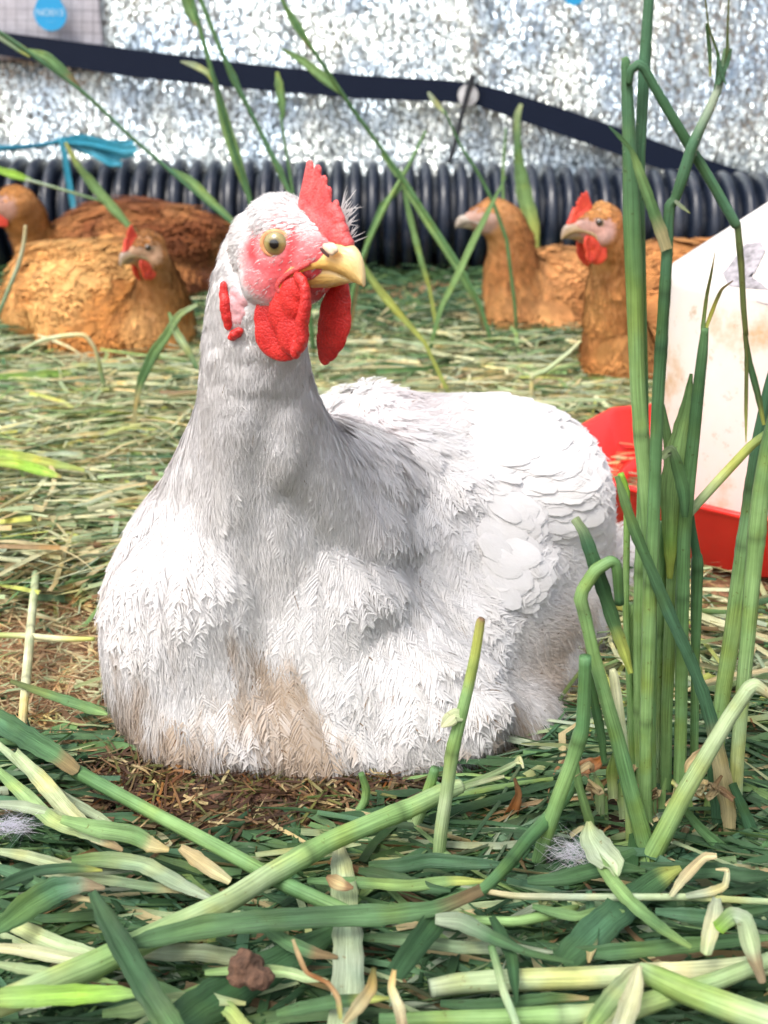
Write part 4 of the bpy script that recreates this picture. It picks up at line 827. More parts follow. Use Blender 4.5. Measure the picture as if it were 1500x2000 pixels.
# fine dry litter on the bare soil, then three depths of cut grass
clippings('fine_litter', 6500, -.42, .45, .42, 1.0, rg, (.008, .028), (.0006, .0016), lambda x, y: .003 + .003 * bare(x, y), ['brown', 'straw', 'olive', 'cream', 'rust'], [5, 3, 2, 1, .6], None, 0, 2, 3)
clippings('cut_grass', 5200, -.40, .45, .40, .70, rg, (.05, .16), (.0018, .0062), lambda x, y: pile(x, y) * .45, green, [11, 8, 4, 3.5, 1.5, 1.6, 2.0, .8, 1.6], lambda x, y: dens(x, y) * (.30 + .70 * (y < .56)), 0.0, .50, 6, zmax=.010)  # dark greens weighted up: foreground shade and gaps put into the blade colours
clippings('cut_grass', 12000, -.7, .75, .68, 1.5, rg, (.035, .13), (.0012, .0040), lambda x, y: pile(x, y) * .7, ['deep', 'blue', 'mid', 'light', 'pale', 'grey', 'straw', 'cream', 'brown', 'yellow'], [4, 3, 3, 2.0, 2, 2.5, 2.5, 1.5, 3, 1.0], dens, 0.12, .60, 5, zmax=.014)
clippings('cut_grass', 5200, -.7, .75, .70, 1.6, rg, (.05, .20), (.0022, .0062), lambda x, y: pile(x, y) * 1.1 + .004, ['deep', 'mid', 'light', 'pale', 'grey', 'straw', 'cream', 'yellow', 'brown'], [1.0, 1.3, 2, 5, 4, 4.5, 6.5, 1.4, .8], lambda x, y: dens(x, y) * np.clip(1 - .95 * ell(x, y, G(1215, 785).x, G(1215, 785).y - .04, .09, .07), 0, 1), 0.12, .75, 6, zmax=.022, fold=.5)
_bel = [(G(170, 712), .17, .07), (G(300, 700), .12, .07), (G(1215, 785), .09, .07), (G(1060, 682), .15, .07)]
dens_far = lambda x, y: np.clip(1 - sum(.95 * ell(x, y, g.x, g.y - .04, a_, b_) for g, a_, b_ in _bel), 0, 1)
_dn = dens; dens = lambda x, y: _dn(x, y) * dens_far(x, y)
clippings('cut_grass', 12000, -1.4, 1.45, 1.45, 2.2, rg, (.05, .17), (.0020, .0050), lambda x, y: pile(x, y) * .6, ['deep', 'blue', 'mid', 'light', 'pale', 'grey', 'straw', 'cream', 'brown'], [4, 3, 3, 2, 2.5, 2.5, 2, 1.2, 2.4], dens_far, 0.1, .8, 5, .02, zmax=.020)
clippings('cut_grass', 3800, -1.4, 1.45, 1.45, 2.3, rg, (.07, .24), (.0030, .0075), lambda x, y: pile(x, y) * .7 + .004, ['deep', 'mid', 'light', 'pale', 'grey', 'straw', 'cream'], [1.5, 2, 2.5, 5, 4, 3.5, 5], dens_far, 0.1, .8, 6, .02, zmax=.028, fold=.5)
clippings('cut_grass', 6000, -1.4, 1.45, 2.1, 2.75, rg, (.06, .18), (.0020, .0050), lambda x, y: pile(x, y) * 1.8, ['dark', 'deep', 'blue', 'mid', 'light', 'grey'], [4, 4, 3, 2.5, 1.2, 1], None, 0.1, .9, 5, .05)
clippings('leaning_grass', 1200, -1.3, 1.35, 1.9, 2.65, rg, (.08, .22), (.002, .005), lambda x, y: .008 + 0 * x, ['dark', 'deep', 'mid', 'blue', 'light'], [3, 3, 2, 2, 1], None, 0.0, 1.2, 5, .35)

# ================================================================== GRASS STEMS THAT CAN BE TOLD APART
def ext(pp, to_ground=True, more=0.0):
    """carry the lower end of a stem down into the litter"""
    a = pp[-1].copy(); b = pp[-2]; d = a[:3] - b[:3]; d = d / max(np.linalg.norm(d), 1e-6)
    if a[2] > .004: 
        q = a.copy(); q[:3] += d * min(.05, a[2] * .5); q[2] = max(q[2] * .5, .002); r = q.copy(); r[:3] += d * .02; r[2] = -.004; return np.vstack([pp, q, r])
    return pp
# ---- the standing tuft on the right: one rooted plant, every stem and leaf a part
TY = 0.555
tuft = tag(empty('grass_tuft', P(1290, 1660, .545)), 'tall standing tuft of green grass stems on the right in front of the drinker', 'grass plant'); tuft.location.z = 0
def tstem(pts, cols, nodes=(), Y=TY, n_per=4, down=True, smooth=True, sides=12):
    pp = pathpts(pts, Y, smooth=smooth, n_per=n_per, ten=.3)
    if down: pp = ext(pp)
    return make_stem('stem', pp, cols, nodes, tuft, sides)
def tleaf(pts, cols, Y=TY, fold=.3, twist=0.0, face=None): return make_leaf('leaf', pathpts(pts, Y, n_per=5), cols, tuft, face, fold, twist)
def hairs(pts, Y, n=40, L=.0016):
    pp = pathpts(pts, Y); V = []; F_ = []
    for k in range(n):
        i = random.randrange(len(pp) - 1); f = random.random(); c = pp[i] * (1 - f) + pp[i + 1] * f; a = random.uniform(0, 6.28); d = np.array([math.cos(a), math.sin(a) * .6, random.uniform(-.2, .3)]); d /= np.linalg.norm(d)
        b = c[:3] + d * c[3] * .9; e = b + d * L * random.uniform(.6, 1.4); o = len(V); u = np.array([0, 0, .00012]); V += [b - u, b + u, e]; F_.append((o, o + 1, o + 2))
    npmesh('stem_hairs', np.array(V), F_, M_GRASS, np.tile([[.7, .75, .65]], (len(V), 1)), np.zeros((len(V), 2)), parent=tuft)['kind'] = 'stuff'
A1 = [(1219, 112, 12), (1222, 122, 18), (1226, 200, 24), (1230, 310, 28), (1234, 430, 35), (1240, 580, 34), (1243, 690, 31), (1246, 765, 30), (1254, 870, 30), (1262, 960, 28), (1268, 1080, 26), (1270, 1250, 26), (1268, 1450, 26), (1270, 1640, 26)]
tstem(A1, ['mid', 'blue', 'mid', 'light', 'light', 'mid', 'light'], (.42,), .560); hairs(A1[:5], .560, 60)
A2 = [(1270, -60, 20), (1267, 0, 20), (1259, 125, 23), (1250, 300, 21), (1250, 430, 20), (1254, 600, 18), (1258, 800, 18), (1256, 1000, 26), (1250, 1200, 27), (1250, 1400, 25), (1256, 1560, 26), (1262, 1660, 26)]
tstem(A2, ['blue', 'blue', 'blue', 'mid', 'mid', 'light', 'light', 'pale'], (.62, .80), .568); hairs(A2[:4], .568, 60)
tstem([(1228, 165, 12), (1232, 138, 16), (1246, 126, 18), (1258, 134, 18), (1290, 190, 19), (1345, 282, 20), (1395, 365, 20), (1437, 438, 19), (1441, 446, 13), (1448, 520, 12), (1452, 600, 11), (1457, 655, 10)], ['deep', 'blue', 'deep', 'blue', 'olive', 'olive'], (.74,), .556, down=False)
tleaf([(1455, 650, 9), (1462, 700, 12), (1480, 770, 12), (1492, 830, 6)], ['olive', 'deep', 'olive']); tleaf([(1456, 655, 6), (1458, 720, 8), (1457, 800, 7), (1457, 864, 2)], ['olive', 'olive', 'yellow'])
A4 = [(1418, 95, 9), (1410, 140, 14), (1402, 175, 16), (1385, 215, 18), (1368, 250, 20), (1352, 285, 22), (1335, 340, 23), (1319, 388, 20), (1308, 402, 21), (1305, 440, 21), (1303, 490, 22), (1299, 560, 22), (1290, 700, 24), (1284, 800, 24), (1279, 940, 24), (1275, 1050, 26), (1268, 1200, 28), (1262, 1400, 24), (1260, 1560, 25), (1266, 1680, 25)]
tstem(A4, ['blue', 'grey', 'blue', 'deep', 'blue', 'deep', 'mid', 'light', 'light'], (.255, .315, .60, .79), .550); hairs(A4[:8], .550, 90)
tleaf([(1375, -20, 3), (1385, 55, 4), (1402, 105, 6), (1404, 150, 12), (1398, 190, 14)], ['olive', 'deep', 'blue'], .549); tleaf([(1424, -20, 3), (1421, 60, 5), (1420, 110, 8), (1410, 160, 8)], ['olive', 'deep'], .548)
tleaf([(1380, 45, 6), (1386, 100, 8), (1387, 150, 5)], ['deep', 'blue'], .551); tleaf([(1428, 95, 5), (1420, 125, 9), (1400, 165, 12)], ['deep', 'blue'], .547); tleaf([(1402, 110, 6), (1412, 150, 7), (1418, 165, 2)], ['blue', 'blue'], .546)
tleaf([(1190, 247, 3), (1208, 265, 8), (1232, 292, 9), (1240, 310, 14), (1252, 345, 18), (1272, 400, 22), (1290, 450, 24), (1302, 488, 22)], ['blue', 'mid', 'light', 'mid', 'mid'], .546)
tleaf([(1318, 392, 6), (1332, 404, 8), (1348, 417, 1)], ['grey', 'pale'], .545)
tstem([(1377, 640, 14), (1372, 690, 20), (1363, 770, 23), (1355, 850, 24), (1344, 950, 26), (1336, 1050, 26), (1332, 1200, 26), (1330, 1400, 24), (1326, 1580, 24)], ['mid', 'deep', 'mid', 'mid', 'light'], (.52,), .575)
tleaf([(1372, 645, 8), (1380, 580, 7), (1390, 530, 5), (1397, 490, 1)], ['light', 'olive', 'olive'], .574); tleaf([(1379, 640, 8), (1398, 590, 8), (1410, 565, 6), (1432, 548, 2)], ['yellow', 'olive', 'brown'], .574)
tleaf([(1350, 730, 6), (1340, 800, 26), (1322, 880, 40), (1312, 960, 46), (1310, 1050, 30), (1308, 1130, 10)], ['mid', 'light', 'light', 'lime'], .580, .4); tleaf([(1296, 790, 4), (1303, 850, 18), (1315, 920, 24), (1322, 990, 16)], ['mid', 'light', 'mid'], .582)
tleaf([(1292, 895, 14), (1310, 878, 18), (1320, 900, 22), (1335, 960, 24), (1338, 1010, 12)], ['pale', 'mid', 'deep'], .562)
tstem([(1528, 660, 16), (1500, 760, 18), (1478, 870, 22), (1462, 990, 26), (1446, 1120, 32), (1430, 1240, 32), (1415, 1330, 30), (1405, 1405, 28), (1398, 1500, 26)], ['deep', 'blue', 'light', 'light', 'light'], (.30, .42), .60)
tstem([(1524, 770, 24), (1500, 870, 28), (1486, 960, 32), (1480, 1020, 34), (1470, 1130, 30), (1460, 1250, 28), (1448, 1380, 26), (1440, 1480, 26), (1436, 1570, 24), (1424, 1620, 22), (1410, 1690, 22)], ['mid', 'light', 'light', 'pale', 'light'], (.27, .88), .568)
tstem([(1510, 1362, 14), (1488, 1346, 22), (1474, 1337, 25), (1462, 1345, 27), (1425, 1400, 28), (1380, 1475, 30), (1335, 1552, 34), (1290, 1640, 36), (1262, 1692, 38), (1245, 1725, 38)], ['straw', 'pale', 'pale', 'light', 'light'], (.93,), .520)
tstem([(1143, 1282, 24), (1141, 1360, 27), (1138, 1420, 28), (1132, 1440, 29), (1116, 1490, 27), (1090, 1560, 29), (1062, 1645, 28), (1038, 1730, 27), (1021, 1790, 28), (1005, 1848, 28)], ['mid', 'mid', 'light', 'mid', 'light'], (.27, .90), .515)
tleaf([(1122, 1012, 18), (1140, 1040, 22), (1156, 1085, 27), (1178, 1150, 28), (1200, 1220, 25), (1218, 1270, 20), (1232, 1315, 10)], ['pale', 'blue', 'deep', 'mid', 'lime'], .535, .45)
tstem([(1210, 1180, 18), (1206, 1118, 22), (1202, 1100, 20), (1192, 1096, 22), (1163, 1114, 25), (1138, 1152, 25), (1132, 1163, 26), (1136, 1178, 25), (1144, 1210, 24), (1160, 1280, 25), (1185, 1370, 27), (1205, 1440, 29), (1228, 1530, 32), (1258, 1640, 35), (1268, 1690, 34)], ['deep', 'mid', 'light', 'light', 'light', 'mid', 'light'], (.26,), .528)
tstem([(1212, 925, 13), (1224, 960, 13), (1224, 1060, 13), (1222, 1180, 13), (1226, 1280, 12), (1234, 1420, 14), (1242, 1560, 16)], ['lime', 'light', 'light', 'mid'], (.5,), .57)
tleaf([(1205, 930, 10), (1222, 985, 20), (1245, 1050, 22), (1275, 1120, 22), (1310, 1205, 24), (1345, 1280, 24), (1375, 1360, 25), (1392, 1420, 26), (1408, 1500, 34), (1422, 1580, 30), (1426, 1640, 20)], ['light', 'mid', 'blue', 'blue', 'blue', 'deep'], .545, .35)
tstem([(1303, 900, 12), (1314, 960, 22), (1316, 1080, 24), (1308, 1250, 24), (1302, 1400, 22), (1300, 1560, 22)], ['mid', 'light', 'light'], (.4,), .585)
tstem([(1340, 930, 12), (1352, 1030, 14), (1360, 1082, 18), (1362, 1090, 22), (1360, 1180, 22), (1358, 1300, 16), (1356, 1450, 16), (1355, 1560, 16)], ['deep', 'deep', 'mid', 'light'], (.27,), .59)
tstem([(1500, 845, 16), (1465, 872, 18), (1400, 942, 19), (1348, 1000, 18), (1330, 1030, 14)], ['mid', 'yellow', 'pale', 'light'], (), .585, down=False)
tstem([(1196, 1308, 12), (1199, 1320, 19), (1206, 1370, 21), (1214, 1430, 20), (1222, 1500, 18), (1230, 1600, 18)], ['cream', 'cream', 'pale', 'light'], (), .54)
tstem([(1232, 1180, 22), (1238, 1300, 24), (1236, 1420, 22), (1240, 1560, 22)], ['light', 'light', 'pale'], (.5,), .575)
tstem([(1290, 1020, 20), (1292, 1150, 22), (1288, 1300, 20), (1285, 1450, 22), (1286, 1600, 22)], ['mid', 'light', 'pale'], (.35,), .592)
tleaf([(1180, 1490, 10), (1175, 1440, 16), (1165, 1390, 18), (1152, 1320, 16), (1148, 1260, 8)], ['mid', 'deep', 'deep'], .55); tleaf([(1395, 1460, 30), (1405, 1540, 40), (1412, 1620, 34), (1420, 1680, 12)], ['deep', 'blue', 'deep'], .55)
tleaf([(1120, 1450, 10), (1130, 1530, 16), (1150, 1600, 18), (1170, 1680, 10)], ['mid', 'light', 'mid'], .54); tleaf([(1320, 1560, 12), (1370, 1620, 20), (1430, 1670, 24), (1500, 1690, 26)], ['mid', 'mid', 'deep'], .53)
tleaf([(1430, 1530, 16), (1460, 1600, 22), (1490, 1680, 22), (1520, 1740, 14)], ['deep', 'blue', 'deep'], .54)
for (x, y, hgt, ww, cc_) in [(1195, 1530, 60, 22, 'light'), (1170, 1560, 50, 20, 'pale'), (1215, 1570, 70, 20, 'mid'), (1345, 1600, 60, 18, 'light'), (1290, 1610, 90, 18, 'light'), (1385, 1600, 80, 20, 'mid'), (1180, 1600, 45, 16, 'light')]:
    tleaf([(x + random.uniform(-12, 12), y - hgt, 3), (x, y - hgt * .4, ww), (x + 3, y + 30, ww * .8)], [cc_, 'light', 'pale'], .56)
for k in range(26):   # dry sheath leaves at the foot of the tuft
    x, y = random.uniform(1130, 1420), random.uniform(1500, 1700); pts = [(x, y, 5)]
    for j in range(4): x += random.uniform(-28, 28); y += random.uniform(-22, 26); pts.append((x, y, random.uniform(8, 18)))
    make_leaf('dry_sheath', pathpts(pts, TY - .01 + random.uniform(-.02, .03)), random.choice([['straw', 'brown'], ['brown', 'straw', 'brown'], ['straw', 'cream']]), tuft, None, .6, random.uniform(-2, 2))

# ---- single cut stems and leaves lying in the foreground, each its own thing
GS, GL_ = 'cut stems lying in the foreground', 'cut leaves lying in the foreground'
def lone_stem(label, pts, cols, nodes=(), z=.02, Y=None, zs=None, group=GS, ground=False, cat='grass stem'):
    if Y is not None: pp = pathpts(pts, Y)
    else:
        raw = [];  n = len(pts)
        for i, q in enumerate(pts):
            zz = (zs[i] if zs else z) + .006; p = G(q[0], q[1], zz); raw.append((p.x, p.y, p.z, .5 * q[2] / ppm(p)))
        pp = spline(raw, 5)
    if ground: pp = ext(pp)
    o = make_stem('grass_stalk', pp, cols, nodes); return tag(o, label, cat, group)
def lone_leaf(label, pts, cols, z=.02, Y=None, zs=None, fold=.25, twist=0.0, group=GL_, face=None, name='grass_leaf', ground=False, cat='grass leaf'):
    if Y is not None: pp = pathpts(pts, Y)
    else:
        raw = []
        for i, q in enumerate(pts):
            zz = (zs[i] if zs else z) + .006; p = G(q[0], q[1], zz); raw.append((p.x, p.y, p.z, .5 * q[2] / ppm(p)))
        pp = spline(raw, 5)
    if ground: pp = ext(pp)
    return tag(make_leaf(name, pp, cols, None, face, fold, twist), label, cat, group)
lone_stem('thick pale green stem lying diagonally up from the lower left corner, right end split', [(-40, 1975, 50), (60, 1935, 54), (180, 1885, 54), (300, 1828, 50), (440, 1762, 44), (520, 1712, 42), (560, 1690, 44), (640, 1645, 40), (740, 1602, 38), (800, 1578, 37), (870, 1545, 36), (900, 1535, 28)], ['pale', 'light', 'pale', 'light', 'light', 'pale'], (.62, .84), zs=[.026] * 4 + [.030] * 8)
for lb_, q in zip(('longest pale shred at the split right end of the thick diagonal stem', 'lowest short shred at the split right end of the thick diagonal stem', 'thin hooked upper shred at the split end of the thick diagonal stem'), ([(880, 1542, 16), (940, 1522, 12), (1000, 1495, 9), (1015, 1480, 8), (1022, 1500, 4)], [(885, 1545, 14), (930, 1530, 10), (985, 1516, 6)], [(890, 1538, 10), (960, 1512, 10), (1005, 1490, 7), (1020, 1492, 3)])):
    lone_leaf(lb_, q, ['light', 'pale', 'cream'], z=.030, group='shreds at the end of the thick diagonal stem')
lone_stem('green stem running down to the right and passing under the thick pale diagonal stem', [(140, 1500, 22), (152, 1508, 27), (220, 1545, 26), (300, 1588, 26), (440, 1662, 28), (560, 1728, 30), (650, 1768, 28), (700, 1790, 24)], ['mid', 'mid', 'light', 'mid', 'light'], (.03,), z=.022)
lone_leaf('dark green leaf blade reaching in from the left edge below the hen', [(-60, 1372, 30), (0, 1408, 40), (60, 1445, 44), (110, 1475, 36), (152, 1508, 24)], ['blue', 'deep', 'mid'], z=.026, fold=.5)
lone_leaf('long dark green leaf blade lying nearly level across the thick pale stem', [(230, 1850, 12), (300, 1832, 34), (400, 1810, 44), (500, 1800, 42), (640, 1790, 42), (760, 1786, 38), (860, 1772, 30), (940, 1738, 22)], ['deep', 'mid', 'deep', 'mid', 'deep'], z=.036, fold=.25)
lone_stem('dark green stem slanting up from the level leaf blade towards the foot of the tuft', [(840, 1768, 14), (900, 1752, 22), (945, 1735, 22), (985, 1695, 24), (1030, 1640, 27), (1070, 1598, 27), (1110, 1545, 25), (1130, 1500, 22)], ['mid', 'mid', 'deep', 'mid', 'deep'], (.36,), z=.028)
lone_leaf('short pointed leaf with an arched back at the left edge, second from the bottom corner', [(-20, 1822, 20), (20, 1795, 44), (60, 1765, 54), (110, 1738, 50), (160, 1728, 30), (205, 1735, 6)], ['mid', 'mid', 'blue', 'grey'], z=.03, fold=.4)
lone_leaf('dark leaf blade crossing the thick pale stem down to the bottom edge', [(180, 1742, 14), (205, 1790, 36), (240, 1850, 44), (285, 1930, 48), (330, 2000, 52), (360, 2050, 50)], ['deep', 'dark', 'deep', 'mid'], zs=[.05, .045, .04, .036, .03, .03], fold=.5)
lone_leaf('bright green leaf lying level in the lower left corner', [(-40, 1950, 34), (60, 1946, 40), (160, 1942, 38), (235, 1940, 26), (270, 1942, 10)], ['light', 'lime', 'light'], z=.034, fold=.3)
lone_leaf('wide pale grey green leaf running down to the bottom edge in the middle', [(660, 1640, 14), (668, 1700, 44), (676, 1780, 54), (680, 1860, 60), (678, 1940, 62), (662, 2030, 54)], ['grey', 'pale', 'grey', 'pale'], zs=[.012, .016, .02, .022, .022, .022], fold=.18)
lone_leaf('wide dark leaf slanting up from the bottom edge to under the pale grey leaf', [(300, 2040, 80), (400, 1965, 80), (500, 1905, 70), (600, 1850, 56), (660, 1815, 20)], ['deep', 'dark', 'deep', 'mid'], z=.015, fold=.15)
lone_leaf('bent dark leaf right of the pale grey leaf, folded over at its top', [(770, 1905, 40), (810, 1850, 46), (850, 1800, 44), (870, 1790, 40)], ['deep', 'dark', 'mid'], z=.03, fold=.4); lone_leaf('thin leaf trailing right from the folded dark leaf', [(850, 1795, 20), (900, 1800, 34), (960, 1830, 26), (1030, 1860, 14), (1120, 1880, 8)], ['grey', 'deep', 'deep'], z=.033, fold=.3)
lone_stem('long pale stem lying level near the bottom edge, right half', [(840, 1930, 34), (900, 1920, 40), (1000, 1914, 42), (1120, 1910, 42), (1250, 1904, 42), (1380, 1896, 40), (1540, 1880, 38)], ['grey', 'pale', 'pale', 'cream', 'pale'], (.62,), z=.020)
lone_stem('light green stem lying level on the bottom edge in the middle with a brown joint', [(740, 1992, 26), (850, 1990, 30), (960, 1988, 32), (1060, 1984, 36), (1100, 1984, 38), (1180, 1975, 32)], ['mid', 'light', 'light', 'pale'], (.80,), z=.022)
lone_stem('thick light green stem slanting down to the lower right corner', [(1250, 1888, 20), (1275, 1905, 42), (1340, 1935, 50), (1420, 1965, 54), (1520, 2000, 56)], ['pale', 'light', 'light', 'pale'], (), z=.032)
lone_stem('pale stem rising from the bottom edge to the right edge under the thick corner stem', [(1180, 2000, 36), (1240, 1968, 40), (1320, 1940, 38), (1400, 1915, 34), (1520, 1868, 28)], ['pale', 'light', 'pale'], (.4,), z=.024)
lone_leaf('broken pale cream sheath folded like a tent near the bottom edge', [(1250, 1886, 12), (1225, 1915, 34), (1190, 1955, 38), (1150, 2010, 30), (1130, 2050, 26)], ['cream', 'pale', 'light', 'pale'], z=.040, fold=.6); lone_leaf('right half of the tent shaped cream sheath near the bottom edge', [(1248, 1888, 8), (1240, 1930, 30), (1222, 1985, 42), (1200, 2050, 40)], ['cream', 'cream', 'grey'], z=.042, fold=.6)
lone_leaf('wide dark leaf slanting up right below the crossing of the pale stems', [(1098, 1880, 50), (1140, 1842, 66), (1190, 1795, 62), (1240, 1752, 56), (1290, 1715, 40), (1330, 1695, 10)], ['deep', 'blue', 'deep', 'mid'], z=.022, fold=.12)
lone_leaf('slender light leaf running down right from the torn translucent sheath', [(1160, 1665, 14), (1190, 1712, 26), (1225, 1755, 27), (1270, 1795, 24), (1310, 1825, 20), (1350, 1850, 8)], ['light', 'light', 'mid', 'light'], z=.034, fold=.35)
lone_leaf('torn translucent sheath with a brown spot at the foot of the tuft', [(1150, 1605, 8), (1155, 1635, 40), (1175, 1665, 60), (1200, 1690, 44), (1205, 1712, 12)], ['pale', 'grey', 'pale'], z=.036, fold=.5)
lone_stem('thin pale stem lying level left of the wide dark leaf', [(935, 1738, 10), (1010, 1750, 13), (1120, 1752, 14), (1230, 1752, 14), (1340, 1752, 14), (1440, 1758, 13), (1520, 1762, 12)], ['straw', 'grey', 'pale', 'pale'], (.5,), z=.026)
lone_stem('short thin stem hanging down to the bottom edge right of the middle', [(960, 1850, 15), (972, 1890, 17), (985, 1940, 17), (1005, 1990, 16), (1020, 2040, 16)], ['mid', 'pale', 'pale'], (), z=.036)
lone_stem('light green stem passing under the arched leaf, just above the bottom right stems', [(700, 1770, 14), (820, 1790, 16), (1000, 1800, 20), (1100, 1780, 20), (1130, 1770, 8)], ['mid', 'light', 'light'], (), z=.016)
lone_stem('single cut stalk with a brown top standing in front of the hen', [(941, 1208, 14), (938, 1218, 18), (928, 1280, 20), (914, 1345, 22), (898, 1410, 24), (884, 1466, 26), (874, 1540, 25), (862, 1620, 26), (856, 1690, 24)], ['brown', 'yellow', 'light', 'light', 'pale', 'light'], (.52,), Y=.520, group=None, ground=True)
lone_leaf('small white torn leaf piece on the joint of the single cut stalk', [(862, 1420, 4), (875, 1408, 26), (890, 1398, 30), (905, 1404, 10)], ['cream', 'pale'], Y=.517, group=None)
lone_stem('short stem disappearing under the hen, left of the single cut stalk', [(850, 1500, 18), (838, 1540, 22), (820, 1590, 22), (800, 1640, 20)], ['mid', 'light', 'pale'], (), Y=.545, ground=True); lone_stem('thin curved green stem under the breast of the hen', [(705, 1510, 12), (715, 1540, 16), (712, 1565, 16), (690, 1600, 14)], ['mid', 'light', 'mid'], (), Y=.56, ground=True)
lone_leaf('light straw piece lying on the litter in front of the hen', [(352, 1655, 14), (380, 1675, 28), (415, 1700, 28), (450, 1722, 16)], ['straw', 'straw', 'cream'], z=.018, fold=.3, name='straw_piece')
lone_leaf('orange brown dry curl near the bottom edge in the middle', [(572, 1835, 6), (585, 1870, 10), (600, 1900, 9), (640, 1920, 9), (660, 1950, 12), (665, 1990, 8)], ['straw', 'rust', 'straw'], z=.045, fold=.5, name='dry_leaf')
lone_leaf('pointed dry tan leaf near the bottom edge, right of the pale grey leaf', [(770, 1895, 8), (765, 1930, 16), (780, 1970, 22), (790, 2030, 20)], ['straw', 'cream', 'brown'], z=.045, fold=.6, name='dry_leaf')
lone_leaf('dry tan leaf curling beside the orange brown curl', [(730, 1890, 8), (725, 1930, 22), (700, 1965, 26), (672, 2000, 12)], ['olive', 'straw', 'cream'], z=.045, fold=.5, name='dry_leaf')
lone_leaf('curled brown dead leaf in the shade between the stalk and the tuft', [(1005, 1520, 6), (1012, 1550, 14), (1000, 1580, 26), (975, 1620, 22), (962, 1660, 4)], ['brown', 'rust', 'brown'], Y=.56, fold=.6, twist=1.0, name='dry_leaf'); lone_leaf('brown dead leaf on the left foot of the tuft', [(1125, 1520, 8), (1140, 1500, 28), (1165, 1490, 26), (1175, 1478, 6)], ['brown', 'rust'], Y=.56, fold=.5, name='dry_leaf')
lone_leaf('curled pale dry leaf right of the thick diagonal tuft stem', [(1310, 1750, 10), (1335, 1715, 20), (1375, 1675, 18), (1400, 1672, 10)], ['cream', 'straw', 'cream'], z=.03, fold=.4, name='dry_leaf'); lone_leaf('pale dry leaf curl below the right tuft stems', [(1340, 1750, 10), (1385, 1742, 18), (1415, 1730, 14), (1420, 1700, 10), (1398, 1698, 4)], ['grey', 'cream'], z=.03, fold=.4, name='dry_leaf')
lone_leaf('translucent pale leaf scrap standing on end at the right', [(1400, 1755, 14), (1395, 1790, 34), (1385, 1830, 32), (1378, 1865, 22)], ['grey', 'cream', 'pale'], z=.04, fold=.5); lone_leaf('pale leaf bent over at the right edge above the corner stem', [(1400, 1815, 26), (1430, 1790, 36), (1455, 1800, 36), (1470, 1860, 34), (1490, 1920, 14)], ['lime', 'grey', 'pale', 'grey'], z=.042, fold=.4)
lone_leaf('yellow green leaf under the hen at the left', [(20, 1330, 8), (70, 1348, 16), (130, 1368, 20), (180, 1385, 22), (210, 1395, 6)], ['olive', 'mid', 'light'], z=.018, group='leaves lying left of the hen'); lone_stem('pale stem lying across the bare soil left of the hen', [(70, 1120, 15), (62, 1200, 16), (55, 1280, 18), (46, 1380, 17), (40, 1450, 14)], ['pale', 'cream', 'cream', 'straw'], (.4, .7), z=.012, group='stems lying left of the hen')
lone_stem('level yellow stem lying across the bare soil left of the hen', [(-30, 1240, 10), (50, 1242, 12), (120, 1248, 12), (185, 1248, 8)], ['yellow', 'cream', 'yellow'], (), z=.012, group='stems lying left of the hen')
lone_leaf('bright yellow green leaf lying at the left edge, upper of two', [(-30, 882, 16), (40, 892, 20), (100, 905, 18), (165, 918, 8)], ['lime', 'yellow', 'light'], z=.03, group='leaves lying left of the hen'); lone_leaf('bright yellow green leaf lying at the left edge, lower of two', [(-30, 900, 16), (30, 905, 22), (90, 922, 18), (120, 932, 6)], ['yellow', 'lime', 'yellow'], z=.03, group='leaves lying left of the hen')
lone_leaf('bright green leaf lying in front of the golden brown hen', [(-20, 738, 12), (40, 735, 16), (90, 732, 20), (140, 728, 8)], ['lime', 'light', 'lime'], z=.02, group='leaves lying left of the hen')
